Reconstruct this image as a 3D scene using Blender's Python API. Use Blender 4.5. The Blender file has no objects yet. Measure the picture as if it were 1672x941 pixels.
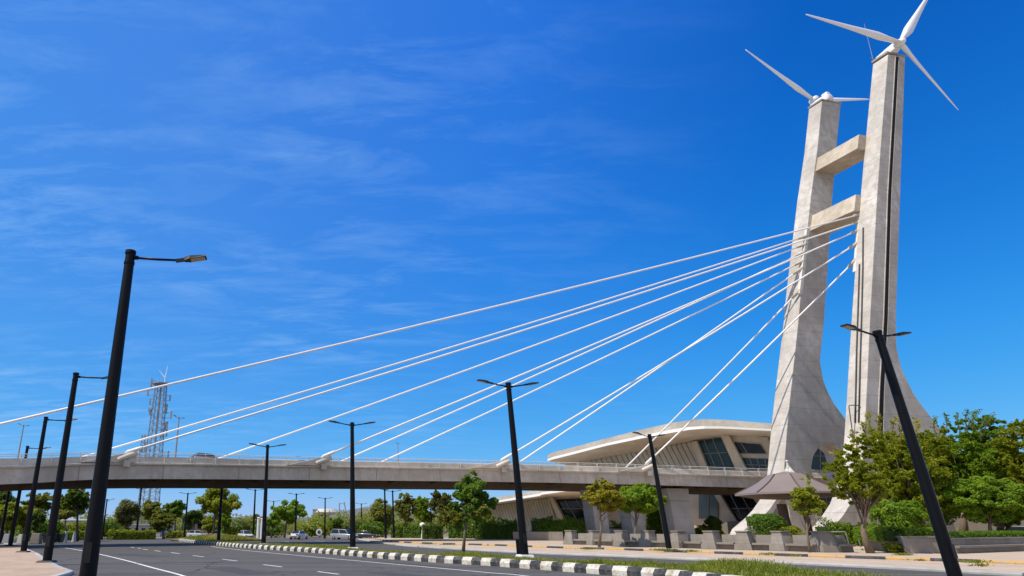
import bpy, bmesh, math, random
import numpy as np
from mathutils import Vector, Matrix
random.seed(7)
C = bpy.context.scene
COL = C.collection
PI = math.pi

# ------------------------------------------------------------------ survey helpers
# camera station: eye 1.7 m above the road, pitched up 21 degrees, 22 mm lens (photo cropped off-centre)
F = 1024.0; H = 1.7; PX, PY = 560.0, 470.5
PITCH = math.atan((864 - PY) / F)
CP, SP = math.cos(PITCH), math.sin(PITCH)
def ray(x, y):
    a = (x - PX) / F; b = (PY - y) / F
    return (a, CP - b * SP, SP + b * CP)
def P(x, y, Y):
    d = ray(x, y); t = Y / d[1]
    return Vector((d[0] * t, Y, H + d[2] * t))
def G(x, y, z=0.0):
    d = ray(x, y); t = (z - H) / d[2]
    return Vector((d[0] * t, d[1] * t, z))
def PH(x, y, z):
    d = ray(x, y); t = (z - H) / d[2]
    return Vector((d[0] * t, d[1] * t, z))
def project(q):
    w = (q[0], q[1], q[2] - H)
    zc = w[1] * CP + w[2] * SP; yc = -w[1] * SP + w[2] * CP
    return (PX + F * w[0] / zc, PY - F * yc / zc)
# bridge axes: U along the deck (to the right and away), V across it (towards the camera)
AL = math.radians(15)
U = Vector((math.cos(AL), math.sin(AL), 0)); V = Vector((math.sin(AL), -math.cos(AL), 0))
def UV(u, v, z): return U * u + V * v + Vector((0, 0, z))
def plane_uz(x, y, c):
    d = ray(x, y); t = c / (d[0] * V.x + d[1] * V.y)
    return (d[0] * t * U.x + d[1] * t * U.y, H + d[2] * t)
def onplane(x, y, p0, n):
    d = Vector(ray(x, y)); o = Vector((0, 0, H))
    t = (p0 - o).dot(n) / d.dot(n)
    return o + d * t

# ------------------------------------------------------------------ object helpers
ORIG = {}
def link(o, parent=None, loc=None):
    COL.objects.link(o)
    if parent is not None: o.parent = parent
    return o
def wloc(o):
    v = Vector((0, 0, 0))
    while o is not None:
        v += o.location; o = o.parent
    return v
def tag(o, label=None, cat=None, group=None, kind=None):
    if label: o['label'] = label
    if cat: o['category'] = cat
    if group: o['group'] = group
    if kind: o['kind'] = kind
    return o
def thing(name, label, cat, loc=(0, 0, 0), rz=0.0, group=None):
    o = bpy.data.objects.new(name, None); o.empty_display_size = .3
    o.location = loc; o.rotation_euler = (0, 0, rz)
    COL.objects.link(o)
    return tag(o, label, cat, group)
def copy_tree(o, parent=None):
    c = o.copy(); COL.objects.link(c); c.parent = parent
    for ch in o.children: copy_tree(ch, c)
    return c

class MB:
    def __init__(s): s.v = []; s.f = []; s.m = []
    def face(s, pts, m=0):
        n = len(s.v); s.v += [tuple(p) for p in pts]; s.f.append(tuple(range(n, n + len(pts)))); s.m.append(m)
    def add(s, vs, fs, m=0):
        n = len(s.v); s.v += [tuple(p) for p in vs]
        for f in fs: s.f.append(tuple(i + n for i in f)); s.m.append(m)
    def hexa(s, b, t, m=0):      # bottom polygon, top polygon (same count)
        n = len(b); k = len(s.v); s.v += [tuple(p) for p in b] + [tuple(p) for p in t]
        s.f.append(tuple(range(k + n - 1, k - 1, -1))); s.m.append(m)
        s.f.append(tuple(range(k + n, k + 2 * n))); s.m.append(m)
        for i in range(n):
            j = (i + 1) % n
            s.f.append((k + i, k + j, k + n + j, k + n + i)); s.m.append(m)
    def box(s, c, d, rz=0.0, m=0):
        cx, cy, cz = c; x, y, z = d[0] / 2, d[1] / 2, d[2] / 2; ca, sa = math.cos(rz), math.sin(rz)
        def q(a, b, h): return (cx + a * ca - b * sa, cy + a * sa + b * ca, cz + h)
        s.hexa([q(-x, -y, -z), q(x, -y, -z), q(x, y, -z), q(-x, y, -z)], [q(-x, -y, z), q(x, -y, z), q(x, y, z), q(-x, y, z)], m)
    def bar(s, a, b, w, h=None, m=0, up=Vector((0, 0, 1))):
        a = Vector(a); b = Vector(b); h = h or w
        d = (b - a).normalized(); r = d.cross(up)
        if r.length < 1e-4: r = Vector((1, 0, 0))
        r.normalize(); q = r.cross(d)
        r = r * w / 2; q = q * h / 2
        s.hexa([a - r - q, a + r - q, a + r + q, a - r + q], [b - r - q, b + r - q, b + r + q, b - r + q], m)
    def tube(s, pts, rad, n=8, m=0, cap=True, squash=1.0):
        pts = [Vector(p) for p in pts]
        if not hasattr(rad, '__len__'): rad = [rad] * len(pts)
        k = len(s.v); ref = None
        for i, p in enumerate(pts):
            d = (pts[min(i + 1, len(pts) - 1)] - pts[max(i - 1, 0)]).normalized()
            if ref is None:
                ref = d.cross(Vector((0, 0, 1)))
                if ref.length < 1e-3: ref = Vector((1, 0, 0))
            ref = (ref - d * ref.dot(d)).normalized(); bi = d.cross(ref)
            for j in range(n):
                a = 2 * PI * j / n
                s.v.append(tuple(p + (ref * math.cos(a) + bi * math.sin(a) * squash) * rad[i]))
        for i in range(len(pts) - 1):
            for j in range(n):
                j2 = (j + 1) % n
                s.f.append((k + i * n + j, k + i * n + j2, k + (i + 1) * n + j2, k + (i + 1) * n + j)); s.m.append(m)
        if cap:
            s.f.append(tuple(range(k + n - 1, k - 1, -1))); s.m.append(m)
            e = k + (len(pts) - 1) * n
            s.f.append(tuple(range(e, e + n))); s.m.append(m)
    def extrude(s, poly, off, m=0):   # planar outline + offset vector
        off = Vector(off); s.hexa(poly, [Vector(p) + off for p in poly], m)
    def sweep(s, path_secs, m=0, closed=True, cap=True):   # list of sections (lists of points)
        k = len(s.v); n = len(path_secs[0])
        for sec in path_secs: s.v += [tuple(p) for p in sec]
        for i in range(len(path_secs) - 1):
            for j in range(n if closed else n - 1):
                j2 = (j + 1) % n
                s.f.append((k + i * n + j, k + i * n + j2, k + (i + 1) * n + j2, k + (i + 1) * n + j)); s.m.append(m)
        if cap and closed:
            s.f.append(tuple(range(k + n - 1, k - 1, -1))); s.m.append(m)
            e = k + (len(path_secs) - 1) * n
            s.f.append(tuple(range(e, e + n))); s.m.append(m)
    def build(s, name, mats, parent=None, smooth=False, local=False, bevel=0.0, tri=False, auto=None):
        me = bpy.data.meshes.new(name)
        off = Vector((0, 0, 0)) if (local or parent is None) else wloc(parent)
        vs = s.v if off.length == 0 else [(a - off.x, b - off.y, c - off.z) for a, b, c in s.v]
        me.from_pydata(vs, [], s.f)
        if not isinstance(mats, (list, tuple)): mats = [mats]
        for mt in mats: me.materials.append(mt)
        if len(mats) > 1: me.polygons.foreach_set('material_index', s.m)
        bm = bmesh.new(); bm.from_mesh(me)
        bmesh.ops.recalc_face_normals(bm, faces=bm.faces)
        if bevel:
            bmesh.ops.remove_doubles(bm, verts=bm.verts, dist=1e-5)
            es = [e for e in bm.edges if len(e.link_faces) == 2 and e.calc_face_angle(0) > .5]
            bmesh.ops.bevel(bm, geom=es, offset=bevel, segments=2, affect='EDGES', profile=.6)
        bm.to_mesh(me); bm.free()
        if smooth: me.polygons.foreach_set('use_smooth', [True] * len(me.polygons))
        o = bpy.data.objects.new(name, me)
        link(o, parent)
        if auto is not None:
            me.polygons.foreach_set('use_smooth', [True] * len(me.polygons))
            try: me.set_sharp_from_angle(angle=auto)
            except Exception: pass
        return o

# ------------------------------------------------------------------ materials
class NT:
    def __init__(s, name):
        s.mat = bpy.data.materials.new(name); s.mat.use_nodes = True
        s.t = s.mat.node_tree; s.t.nodes.clear()
        s.out = s.t.nodes.new('ShaderNodeOutputMaterial')
    def n(s, kind, **kw):
        o = s.t.nodes.new(kind)
        for k, v in kw.items():
            if k.startswith('i_'): o.inputs[k[2:].replace('_', ' ')].default_value = v
            else: setattr(o, k, v)
        return o
    def l(s, a, b): s.t.links.new(a, b)
    def math(s, op, a, b=None, clamp=False):
        o = s.n('ShaderNodeMath', operation=op); o.use_clamp = clamp
        for i, q in enumerate((a, b)):
            if q is None: continue
            if isinstance(q, (int, float)): o.inputs[i].default_value = q
            else: s.l(q, o.inputs[i])
        return o.outputs[0]
    def mix(s, fac, a, b, mode='MIX'):
        o = s.n('ShaderNodeMix', data_type='RGBA', blend_type=mode); o.clamp_factor = True
        for i, q in ((0, fac), (6, a), (7, b)):
            if isinstance(q, (int, float)): o.inputs[i].default_value = q
            elif isinstance(q, (tuple, list)): o.inputs[i].default_value = tuple(q) + ((1,) if len(q) == 3 else ())
            else: s.l(q, o.inputs[i])
        return o.outputs[2]
    def noise(s, vec, scale, detail=4, rough=.55, dist=0.0):
        o = s.n('ShaderNodeTexNoise'); o.inputs['Scale'].default_value = scale
        o.inputs['Detail'].default_value = detail; o.inputs['Roughness'].default_value = rough
        o.inputs['Distortion'].default_value = dist
        if vec is not None: s.l(vec, o.inputs['Vector'])
        return o.outputs[0]
    def ramp(s, fac, stops):
        o = s.n('ShaderNodeValToRGB'); cr = o.color_ramp
        while len(cr.elements) < len(stops): cr.elements.new(.5)
        for e, (p, c) in zip(cr.elements, stops):
            e.position = p; e.color = (tuple(c) + (1,)) if not isinstance(c, (int, float)) else (c, c, c, 1)
        s.l(fac, o.inputs[0]); return o.outputs[0]
    def mapv(s, vec, scale):
        o = s.n('ShaderNodeMapping'); o.inputs['Scale'].default_value = scale
        s.l(vec, o.inputs['Vector']); return o.outputs[0]
    def bsdf(s, col, rough=.8, metal=0.0, spec=.4, bump=None, bstr=.3, bdist=.02, coat=0.0):
        b = s.n('ShaderNodeBsdfPrincipled')
        if isinstance(col, (tuple, list)): b.inputs['Base Color'].default_value = tuple(col) + (1,)
        else: s.l(col, b.inputs['Base Color'])
        if isinstance(rough, (int, float)): b.inputs['Roughness'].default_value = rough
        else: s.l(rough, b.inputs['Roughness'])
        b.inputs['Metallic'].default_value = metal
        b.inputs['Specular IOR Level'].default_value = spec
        b.inputs['Coat Weight'].default_value = coat
        if bump is not None:
            bp = s.n('ShaderNodeBump'); bp.inputs['Strength'].default_value = bstr; bp.inputs['Distance'].default_value = bdist
            s.l(bump, bp.inputs['Height']); s.l(bp.outputs[0], b.inputs['Normal'])
        s.l(b.outputs[0], s.out.inputs[0]); return s.mat
    def pos(s): return s.n('ShaderNodeNewGeometry').outputs['Position']
    def obj(s): return s.n('ShaderNodeTexCoord').outputs['Object']

def simple(name, col, rough=.6, metal=0.0, spec=.4, var=.25, scale=3.0, bump=0.0, coat=0.0):
    t = NT(name); v = t.obj()
    n1 = t.noise(v, scale, 5)
    c = t.mix(n1, tuple(x * (1 - var) for x in col), tuple(min(1, x * (1 + var)) for x in col))
    return t.bsdf(c, rough, metal, spec, bump=n1 if bump else None, bstr=bump, coat=coat)

def concrete(name, col, joint=0.0, joint_off=0.0, stain=.5, streak=.4, warm=(.62, .47, .33), panel_u=0.0, rot=0.0, blotch=0.0):
    t = NT(name); p = t.pos()
    big = t.noise(p, .16, 6, .6); mid = t.noise(p, 1.1, 6, .65); fine = t.noise(p, 14, 4, .7)
    c = t.mix(t.ramp(big, [(.36, 0.0), (.64, 1.0)]), tuple(x * .74 for x in col), tuple(min(1, x * 1.10) for x in col))
    c = t.mix(t.math('MULTIPLY', t.ramp(mid, [(.44, 0.0), (.66, 1.0)]), stain * .55), c, tuple(x * y for x, y in zip(col, (.55, .5, .43))))
    sv = t.mapv(p, (1.0, 1.0, .06)); sn = t.noise(sv, 1.6, 5, .7)
    c = t.mix(t.math('MULTIPLY', t.ramp(sn, [(.53, 0.0), (.72, 1.0)]), streak * .6), c, tuple(x * y * .62 for x, y in zip(col, warm_n(warm))))
    c = t.mix(t.math('MULTIPLY', fine, .22), c, tuple(x * .55 for x in col))
    if blotch:
        bv = t.mapv(p, (1.0, 1.0, .45)); bn = t.noise(bv, .42, 7, .72, .6)
        c = t.mix(t.math('MULTIPLY', t.ramp(bn, [(.46, 0.0), (.60, 1.0)]), blotch), c, tuple(x * y for x, y in zip(col, (.60, .56, .50))))
    bump = mid
    if joint:
        sep = t.n('ShaderNodeSeparateXYZ'); t.l(p, sep.inputs[0])
        z = t.math('DIVIDE', t.math('ADD', sep.outputs[2], joint_off), joint)
        fr = t.math('FRACT', z)
        ln = t.math('LESS_THAN', t.math('ABSOLUTE', t.math('SUBTRACT', fr, .5)), .011)
        fl = t.math('FLOOR', z)
        wn = t.n('ShaderNodeTexWhiteNoise', noise_dimensions='1D'); t.l(fl, wn.inputs['W'])
        c = t.mix(t.math('MULTIPLY', wn.outputs[0], .38), c, tuple(x * y for x, y in zip(col, (.70, .66, .60))))
        c = t.mix(t.math('MULTIPLY', ln, .6), c, tuple(x * .32 for x in col))
        if panel_u:
            ca, sa = math.cos(rot), math.sin(rot)
            uu = t.math('ADD', t.math('MULTIPLY', sep.outputs[0], ca), t.math('MULTIPLY', sep.outputs[1], sa))
            uu = t.math('ADD', t.math('DIVIDE', uu, panel_u), t.math('MULTIPLY', fl, .5))
            l2 = t.math('LESS_THAN', t.math('ABSOLUTE', t.math('SUBTRACT', t.math('FRACT', uu), .5)), .006)
            c = t.mix(t.math('MULTIPLY', l2, .45), c, tuple(x * .4 for x in col))
    return t.bsdf(c, .9, 0, .25, bump=bump, bstr=.25, bdist=.03)
def warm_n(w):
    m = max(w); return tuple(x / m for x in w)

def foliage(name, c1, c2, c3=None, trans=.5, sc=.5):
    t = NT(name); p = t.obj()
    a = t.noise(p, sc, 3, .6); b = t.noise(p, 9.0, 2, .6)
    col = t.mix(t.ramp(a, [(.36, 0.0), (.64, 1.0)]), c1, c2)
    col = t.mix(t.ramp(b, [(.45, 0.0), (.72, 1.0)]), col, c3 or tuple(x * 1.5 for x in c2))
    d = t.n('ShaderNodeBsdfPrincipled'); d.inputs['Roughness'].default_value = .55; d.inputs['Specular IOR Level'].default_value = .3
    t.l(col, d.inputs['Base Color'])
    tr = t.n('ShaderNodeBsdfTranslucent')
    t.l(t.mix(.5, col, (.30, .34, .02), 'MIX'), tr.inputs[0])
    m = t.n('ShaderNodeMixShader'); m.inputs[0].default_value = trans
    t.l(d.outputs[0], m.inputs[1]); t.l(tr.outputs[0], m.inputs[2]); t.l(m.outputs[0], t.out.inputs[0])
    return t.mat

def asphalt():
    t = NT('asphalt'); p = t.pos()
    f = t.noise(p, 45, 3, .8); m = t.noise(p, .35, 5, .6)
    sv = t.n('ShaderNodeMapping'); sv.inputs['Rotation'].default_value = (0, 0, math.radians(-53)); sv.inputs['Scale'].default_value = (.05, .9, 1)
    t.l(p, sv.inputs['Vector']); tr = t.noise(sv.outputs[0], 1.0, 4, .6)
    c = t.mix(t.ramp(m, [(.3, 0.0), (.7, 1.0)]), (.072, .065, .056), (.105, .095, .083))
    c = t.mix(t.ramp(tr, [(.42, 0.0), (.62, .9)]), c, (.135, .123, .106))
    c = t.mix(t.math('MULTIPLY', f, .5), c, (.018, .018, .02))
    vo = t.n('ShaderNodeTexVoronoi', feature='DISTANCE_TO_EDGE'); vo.inputs['Scale'].default_value = .16
    dv = t.n('ShaderNodeVectorMath', operation='ADD')
    nn = t.n('ShaderNodeTexNoise'); nn.inputs['Scale'].default_value = .8; t.l(p, nn.inputs['Vector'])
    t.l(p, dv.inputs[0]); t.l(nn.outputs['Color'], dv.inputs[1]); t.l(dv.outputs[0], vo.inputs['Vector'])
    c = t.mix(t.math('MULTIPLY', t.math('LESS_THAN', vo.outputs[0], .006), .7), c, (.012, .012, .013))
    return t.bsdf(c, .82, 0, .35, bump=f, bstr=.35, bdist=.01)

def paving(name, c1, c2, mort, w, h, rot, scale=1.0):
    t = NT(name); p = t.pos()
    mp = t.n('ShaderNodeMapping'); mp.inputs['Rotation'].default_value = (0, 0, rot); t.l(p, mp.inputs['Vector'])
    b = t.n('ShaderNodeTexBrick'); b.inputs['Scale'].default_value = scale
    b.inputs['Brick Width'].default_value = w; b.inputs['Row Height'].default_value = h
    b.inputs['Mortar Size'].default_value = .018; b.inputs['Color1'].default_value = c1 + (1,); b.inputs['Color2'].default_value = c2 + (1,); b.inputs['Mortar'].default_value = mort + (1,)
    t.l(mp.outputs[0], b.inputs['Vector'])
    n1 = t.noise(p, .5, 6, .65); n2 = t.noise(p, 12, 4, .7)
    c = t.mix(t.math('MULTIPLY', t.ramp(n1, [(.42, 0.0), (.7, 1.0)]), .45), b.outputs[0], tuple(x * .55 for x in c1))
    c = t.mix(t.math('MULTIPLY', n2, .3), c, tuple(x * .6 for x in c1))
    return t.bsdf(c, .88, 0, .25, bump=n2, bstr=.2, bdist=.01)

def soil():
    t = NT('grassy_soil'); p = t.pos()
    n1 = t.noise(p, .35, 5, .6); n2 = t.noise(p, 6, 5, .7)
    c = t.mix(t.ramp(n1, [(.40, 0.0), (.60, 1.0)]), (.15, .145, .03), (.27, .19, .08))
    c = t.mix(t.math('MULTIPLY', n2, .6), c, (.06, .065, .015))
    return t.bsdf(c, .95, 0, .1, bump=n2, bstr=.6, bdist=.05)

def painted(name, col, wear=(.25, .22, .18), amount=.5):
    t = NT(name); p = t.pos()
    n = t.noise(p, 2.2, 6, .7); n2 = t.noise(p, 18, 4, .7)
    c = t.mix(t.math('MULTIPLY', t.ramp(n, [(.46, 0.0), (.68, 1.0)]), amount), col, wear)
    n3 = t.noise(p, 7, 5, .75)
    c = t.mix(t.math('MULTIPLY', t.ramp(n3, [(.56, 0.0), (.60, 1.0)]), amount * .75), c, (.20, .185, .16))
    c = t.mix(t.math('MULTIPLY', n2, .25), c, tuple(x * .5 for x in col))
    return t.bsdf(c, .75, 0, .3, bump=n2, bstr=.2, bdist=.01)

def glass(name, col):
    t = NT(name); p = t.pos(); n = t.noise(p, .25, 3)
    c = t.mix(n, col, tuple(x * 2.2 for x in col))
    return t.bsdf(c, .08, 0, .3)

M = dict(
    tower=concrete('pylon_concrete', (.62, .585, .54), joint=2.3, stain=1.0, streak=.7, panel_u=0, blotch=.55),
    beam=concrete('beam_concrete', (.58, .50, .40), stain=.9, streak=.5, blotch=.4),
    deck=concrete('girder_concrete', (.60, .55, .485), stain=.8, streak=.9, blotch=.35),
    parapet=concrete('parapet_concrete', (.66, .60, .51), stain=.5, streak=.3),
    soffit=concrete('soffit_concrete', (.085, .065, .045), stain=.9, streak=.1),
    pier=concrete('pier_concrete', (.44, .43, .42), joint=2.2, stain=.4, streak=.3, panel_u=2.4),
    build=concrete('hall_concrete', (.66, .585, .48), stain=.35, streak=.35),
    roofc=concrete('roof_concrete', (.40, .365, .31), stain=.7, streak=.4),
    rib=concrete('ribbed_concrete', (.60, .55, .455), stain=.4, streak=.7),
    soff2=concrete('soffit_plaster', (.80, .69, .56), stain=.3, streak=.1),
    bench=concrete('bench_granite', (.30, .272, .24), stain=.9, streak=.6, joint=.62, panel_u=1.25, blotch=.3),
    kerbc=concrete('kerb_concrete', (.45, .44, .42), stain=.6, streak=.1),
    lip=simple('white_edge_paint', (.80, .78, .75), .6, var=.08),
    cable=simple('white_cable_sheath', (.84, .82, .79), .4, var=.12, spec=.5),
    white=simple('white_gelcoat', (.82, .82, .80), .35, var=.05, spec=.5),
    rail=simple('pale_rail_paint', (.62, .60, .55), .5, var=.15),
    socket=simple('socket_paint', (.50, .44, .36), .6, var=.25, scale=8),
    black=simple('black_pole_paint', (.0035, .004, .0055), .42, spec=.18, var=.3),
    lampg=simple('lamp_housing', (.008, .008, .009), .45, var=.3),
    lens=simple('lamp_lens', (.42, .36, .25), .25, var=.1),
    glass=glass('dark_teal_glass', (.008, .028, .034)),
    glassk=glass('black_glass', (.004, .006, .008)),
    bglass=glass('pale_blue_glass', (.05, .075, .085)),
    mull=simple('window_bar', (.17, .17, .165), .5),
    slot=simple('shaft_dark', (.012, .012, .013), .9),
    roofm=simple('brown_roof_sheet', (.215, .172, .15), .5, var=.12, scale=.6),
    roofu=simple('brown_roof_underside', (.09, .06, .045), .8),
    steel=simple('galvanised_steel', (.27, .28, .29), .55, metal=.0, var=.2),
    dkpost=simple('dark_post', (.05, .05, .055), .6),
    patch=simple('patched_asphalt', (.058, .054, .049), .85, var=.3, scale=9), asphalt=asphalt(), soil=soil(),
    brick=paving('pink_brick_paving', (.47, .34, .245), (.54, .405, .30), (.22, .155, .11), .6, .6, .7),
    plaza=paving('tan_slab_paving', (.52, .405, .30), (.55, .43, .32), (.38, .30, .23), 1.6, 1.6, .5),
    line=painted('white_road_paint', (.78, .77, .74), (.12, .12, .12), .35),
    kwhite=painted('white_kerb_paint', (.66, .63, .56), (.36, .28, .14), .95),
    kblack=painted('black_kerb_paint', (.035, .037, .042), (.20, .18, .16), .6),
    kyellow=painted('yellow_kerb_paint', (.60, .36, .10), (.42, .33, .25), .9),
    bark=simple('bark', (.17, .125, .085), .9, var=.4, scale=6, bump=.5),
    barkd=simple('dark_bark', (.07, .052, .04), .9, var=.4, scale=6, bump=.5),
    l_green=foliage('green_leaves', (.055, .14, .012), (.12, .235, .018), (.19, .31, .03)),
    l_bright=foliage('bright_leaves', (.10, .22, .010), (.20, .34, .014), (.30, .42, .02)),
    l_yellow=foliage('yellow_leaves', (.22, .20, .010), (.36, .32, .012), (.46, .38, .03)),
    l_olive=foliage('olive_leaves', (.12, .15, .020), (.22, .235, .035), (.31, .30, .06)),
    l_lime=foliage('lime_leaves', (.16, .225, .010), (.28, .33, .014), (.44, .41, .02)),
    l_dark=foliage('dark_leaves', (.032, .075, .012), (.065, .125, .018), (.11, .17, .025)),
    l_grey=foliage('grey_leaves', (.085, .095, .04), (.145, .145, .06), (.2, .19, .08)),
    grass=foliage('grass_blades', (.14, .22, .012), (.24, .28, .022), (.40, .33, .09), trans=.4, sc=.3),
    dry=simple('dry_hill', (.13, .135, .12), .95, var=.35, scale=.02),
    ground=simple('dusty_ground', (.20, .17, .12), .95, var=.3, scale=.05),
    darkb=simple('dark_cladding', (.045, .055, .05), .7, var=.2),
    brownb=simple('brown_cladding', (.15, .11, .085), .8, var=.2),
    greywall=simple('grey_render', (.34, .35, .36), .85, var=.15),
    paleb=simple('pale_render', (.55, .53, .50), .85, var=.1),
    tyre=simple('tyre', (.015, .015, .016), .9), hubm=simple('hub_metal', (.35, .35, .36), .4, metal=.6),
    cglass=simple('car_glass', (.012, .016, .02), .08, spec=.6),
    redl=simple('tail_lamp', (.35, .01, .008), .3), whl=simple('head_lamp', (.7, .7, .68), .2),
    p_white=simple('white_car_paint', (.76, .76, .75), .3, var=.03, coat=.6), p_cream=simple('cream_car_paint', (.62, .58, .50), .3, var=.03, coat=.6),
    p_silver=simple('silver_car_paint', (.38, .39, .41), .3, metal=.3, var=.03, coat=.6), p_dark=simple('dark_car_paint', (.03, .033, .045), .25, var=.05, coat=.8),
    gbin=simple('green_bin', (.02, .055, .035), .5), blue=simple('blue_plastic', (.05, .09, .30), .5),
)
# pylon shaded variant not needed: both faces share the same concrete

# ------------------------------------------------------------------ setting: ground, roads, pavements
def sheet(name, pts, mat, z=None, kind='structure'):
    mb = MB(); mb.face([(p[0], p[1], p[2] if z is None else z) for p in pts])
    o = mb.build(name, mat); o['kind'] = kind
    # face up
    me = o.data
    if me.polygons[0].normal.z < 0: me.flip_normals()
    return o
def catmull(pts, n=6):
    pts = [Vector(p) for p in pts]; out = []
    for i in range(len(pts) - 1):
        p0 = pts[max(i - 1, 0)]; p1 = pts[i]; p2 = pts[i + 1]; p3 = pts[min(i + 2, len(pts) - 1)]
        for k in range(n):
            t = k / n
            out.append(.5 * ((2 * p1) + (p2 - p0) * t + (2 * p0 - 5 * p1 + 4 * p2 - p3) * t * t + (3 * p1 - p0 - 3 * p2 + p3) * t ** 3))
    out.append(pts[-1]); return out
def resample(pts, step):
    out = [Vector(pts[0])]; acc = 0.0
    for a, b in zip(pts, pts[1:]):
        a = Vector(a); b = Vector(b); L = (b - a).length
        if L < 1e-6: continue
        d = (b - a) / L; s = step - acc
        while s <= L:
            out.append(a + d * s); s += step
        acc = (acc + L) % step
    return out
def side(pts):
    res = []
    for i in range(len(pts)):
        d = (pts[min(i + 1, len(pts) - 1)] - pts[max(i - 1, 0)]); d.z = 0; d.normalize()
        res.append(Vector((d.y, -d.x, 0)))    # right-hand normal
    return res

big = MB(); big.face([(-2500, -600, -.06), (2500, -600, -.06), (2500, 3500, -.06), (-2500, 3500, -.06)])
big.build('ground', M['ground'])['kind'] = 'structure'

brick_edge = [(-8.6, -40), (-8.8, 12), (-9.3, 20)] + [G(x, y)[:2] for x, y in ((122, 938), (100, 930), (80, 919), (62, 906), (47, 900))] + [(-30.5, 65), (-35, 75), (-41, 82)]
brick_edge = [Vector((a, b, 0)) for a, b in brick_edge]
S_px = [(560, 884.5), (640, 890), (700, 895), (780, 900), (900, 906), (1000, 909.5), (1100, 914), (1200, 918), (1300, 922), (1400, 927), (1500, 932), (1600, 938), (1672, 942)]
S = [G(x, y) for x, y in S_px] + [Vector((27.0, 22, 0)), Vector((27.6, 10, 0)), Vector((28, -40, 0))]
S = [Vector((1.5, 128, 0))] + S[1:]
K_px = [(640, 885.5), (700, 888.5), (800, 891.5), (900, 895.5), (1000, 898.5), (1100, 902.5), (1200, 906), (1300, 909.5), (1400, 913), (1500, 916.5), (1600, 920), (1672, 923)]
K = [G(x, y, .1) for x, y in K_px] + [Vector((36, 25, .1)), Vector((37, 10, .1)), Vector((37.5, -40, .1))]
K = [Vector((4.5, 128, .1))] + K
S = resample(catmull(S, 5), 1.0); K = resample(catmull(K, 5), 1.0)
N_px = [(292, 884), (325, 888), (400, 895), (500, 902), (600, 910.5), (700, 918), (800, 924.5), (900, 932), (1000, 940), (1060, 945)]
N = [G(x, y) for x, y in N_px] + [Vector((12.0, 20, 0)), Vector((12.6, 10, 0)), Vector((13, -40, 0))]
N = resample(catmull(N, 6), .34)
Fr_px = [(315, 882), (400, 889), (500, 891), (580, 898), (650, 903), (700, 905.5), (800, 911), (900, 917), (1000, 923), (1100, 928), (1200, 933), (1300, 941)]
Fr = [G(x, y, .14) for x, y in Fr_px] + [Vector((16.6, 18, .14)), Vector((17, 8, .14)), Vector((17.5, -40, .14))]
Fr = resample(catmull(Fr, 5), 1.0)

asph = [(-8.6, -40), *[(p.x, p.y) for p in brick_edge[1:]], (-120, 92), (-120, 134), (1.5, 134)] + [(p.x, p.y) for p in S]
sheet('road', asph, M['asphalt'], 0.0)
# left brick pavement and its kerb
bz = .12
sheet('brick_pavement', [(p.x - .3, p.y, bz) for p in brick_edge] + [(-150, 84, bz), (-150, -40, bz)], M['brick'])
def kerb(name, line, w, h, z0, mats, step=None, flip=1, rnd=.04):
    nrm = side(line); mb = MB()
    prof = [(0, 0), (.0, h * .55), (rnd, h), (w, h), (w, 0)]
    secs = [[Vector((p.x, p.y, z0)) + q * flip * a + Vector((0, 0, b)) for a, b in prof] for p, q in zip(line, nrm)]
    for i in range(len(secs) - 1):
        m = 0 if step is None else (int(i // step) % len(mats))
        mb.sweep([secs[i], secs[i + 1]], m, cap=False)
    o = mb.build(name, mats); o['kind'] = 'structure'
    return o
be = resample([Vector((p.x, p.y, 0)) for p in brick_edge], 1.0)
kerb('pavement_kerb', be, .32, .128, 0.0, [M['kerbc']], flip=-1)
# median: kerb blocks alternate painted white and black
kerb('median_kerb', N, .46, .35, 0.0, [M['kwhite'], M['kblack']], step=2, flip=-1, rnd=.12)
kerb('median_kerb', Fr[:], .2, .145, 0.0, [M['kerbc']], flip=1)
nN = side(N)
med = [(p - q * .42) for p, q in zip(N, nN)]
sheet('median_verge', [(p.x, p.y, .23) for p in med] + [(p.x, p.y, .141) for p in reversed(Fr)], M['soil'])
# right side strip and plaza
kerb('service_kerb', S, .55, .13, 0.0, [M['kerbc']], flip=-1)
nS = side(S); nK = side(K)
sheet('verge_pavement', [(p.x - q.x * .5, p.y - q.y * .5, .12) for p, q in zip(S, nS)] + [(p.x, p.y, .12) for p in reversed(K)], M['plaza'])
kerb('plaza_kerb', K, .3, .17, .1, [M['kyellow'], M['kblack']], step=2, flip=-1)
sheet('plaza', [(p.x - q.x * .28, p.y - q.y * .28, .25) for p, q in zip(K, nK)] + [(220, -40, .25), (220, 128, .25)], M['plaza'])
# painted markings
def stripe(a, b, w, z=.004):
    a = Vector(a); b = Vector(b); d = (b - a); d.z = 0; d.normalize(); r = Vector((d.y, -d.x, 0)) * w / 2
    return [a - r, a + r, b + r, b - r]
mk = MB()
def polyline_strip(pts, w, z):
    ns = side(pts)
    for i in range(len(pts) - 1):
        mk.face([(pts[i] - ns[i] * w / 2).to_tuple()[:2] + (z,), (pts[i] + ns[i] * w / 2).to_tuple()[:2] + (z,), (pts[i + 1] + ns[i + 1] * w / 2).to_tuple()[:2] + (z,), (pts[i + 1] - ns[i + 1] * w / 2).to_tuple()[:2] + (z,)])
ll = catmull([G(x, y) for x, y in ((95, 893.5), (120, 897), (150, 902.5), (200, 914), (250, 927.5), (300, 941))] + [Vector((-4.2, 21.5, 0)), Vector((-2.6, 15, 0)), Vector((-1.6, 5, 0))], 6)
polyline_strip(ll, .16, .004)
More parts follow.
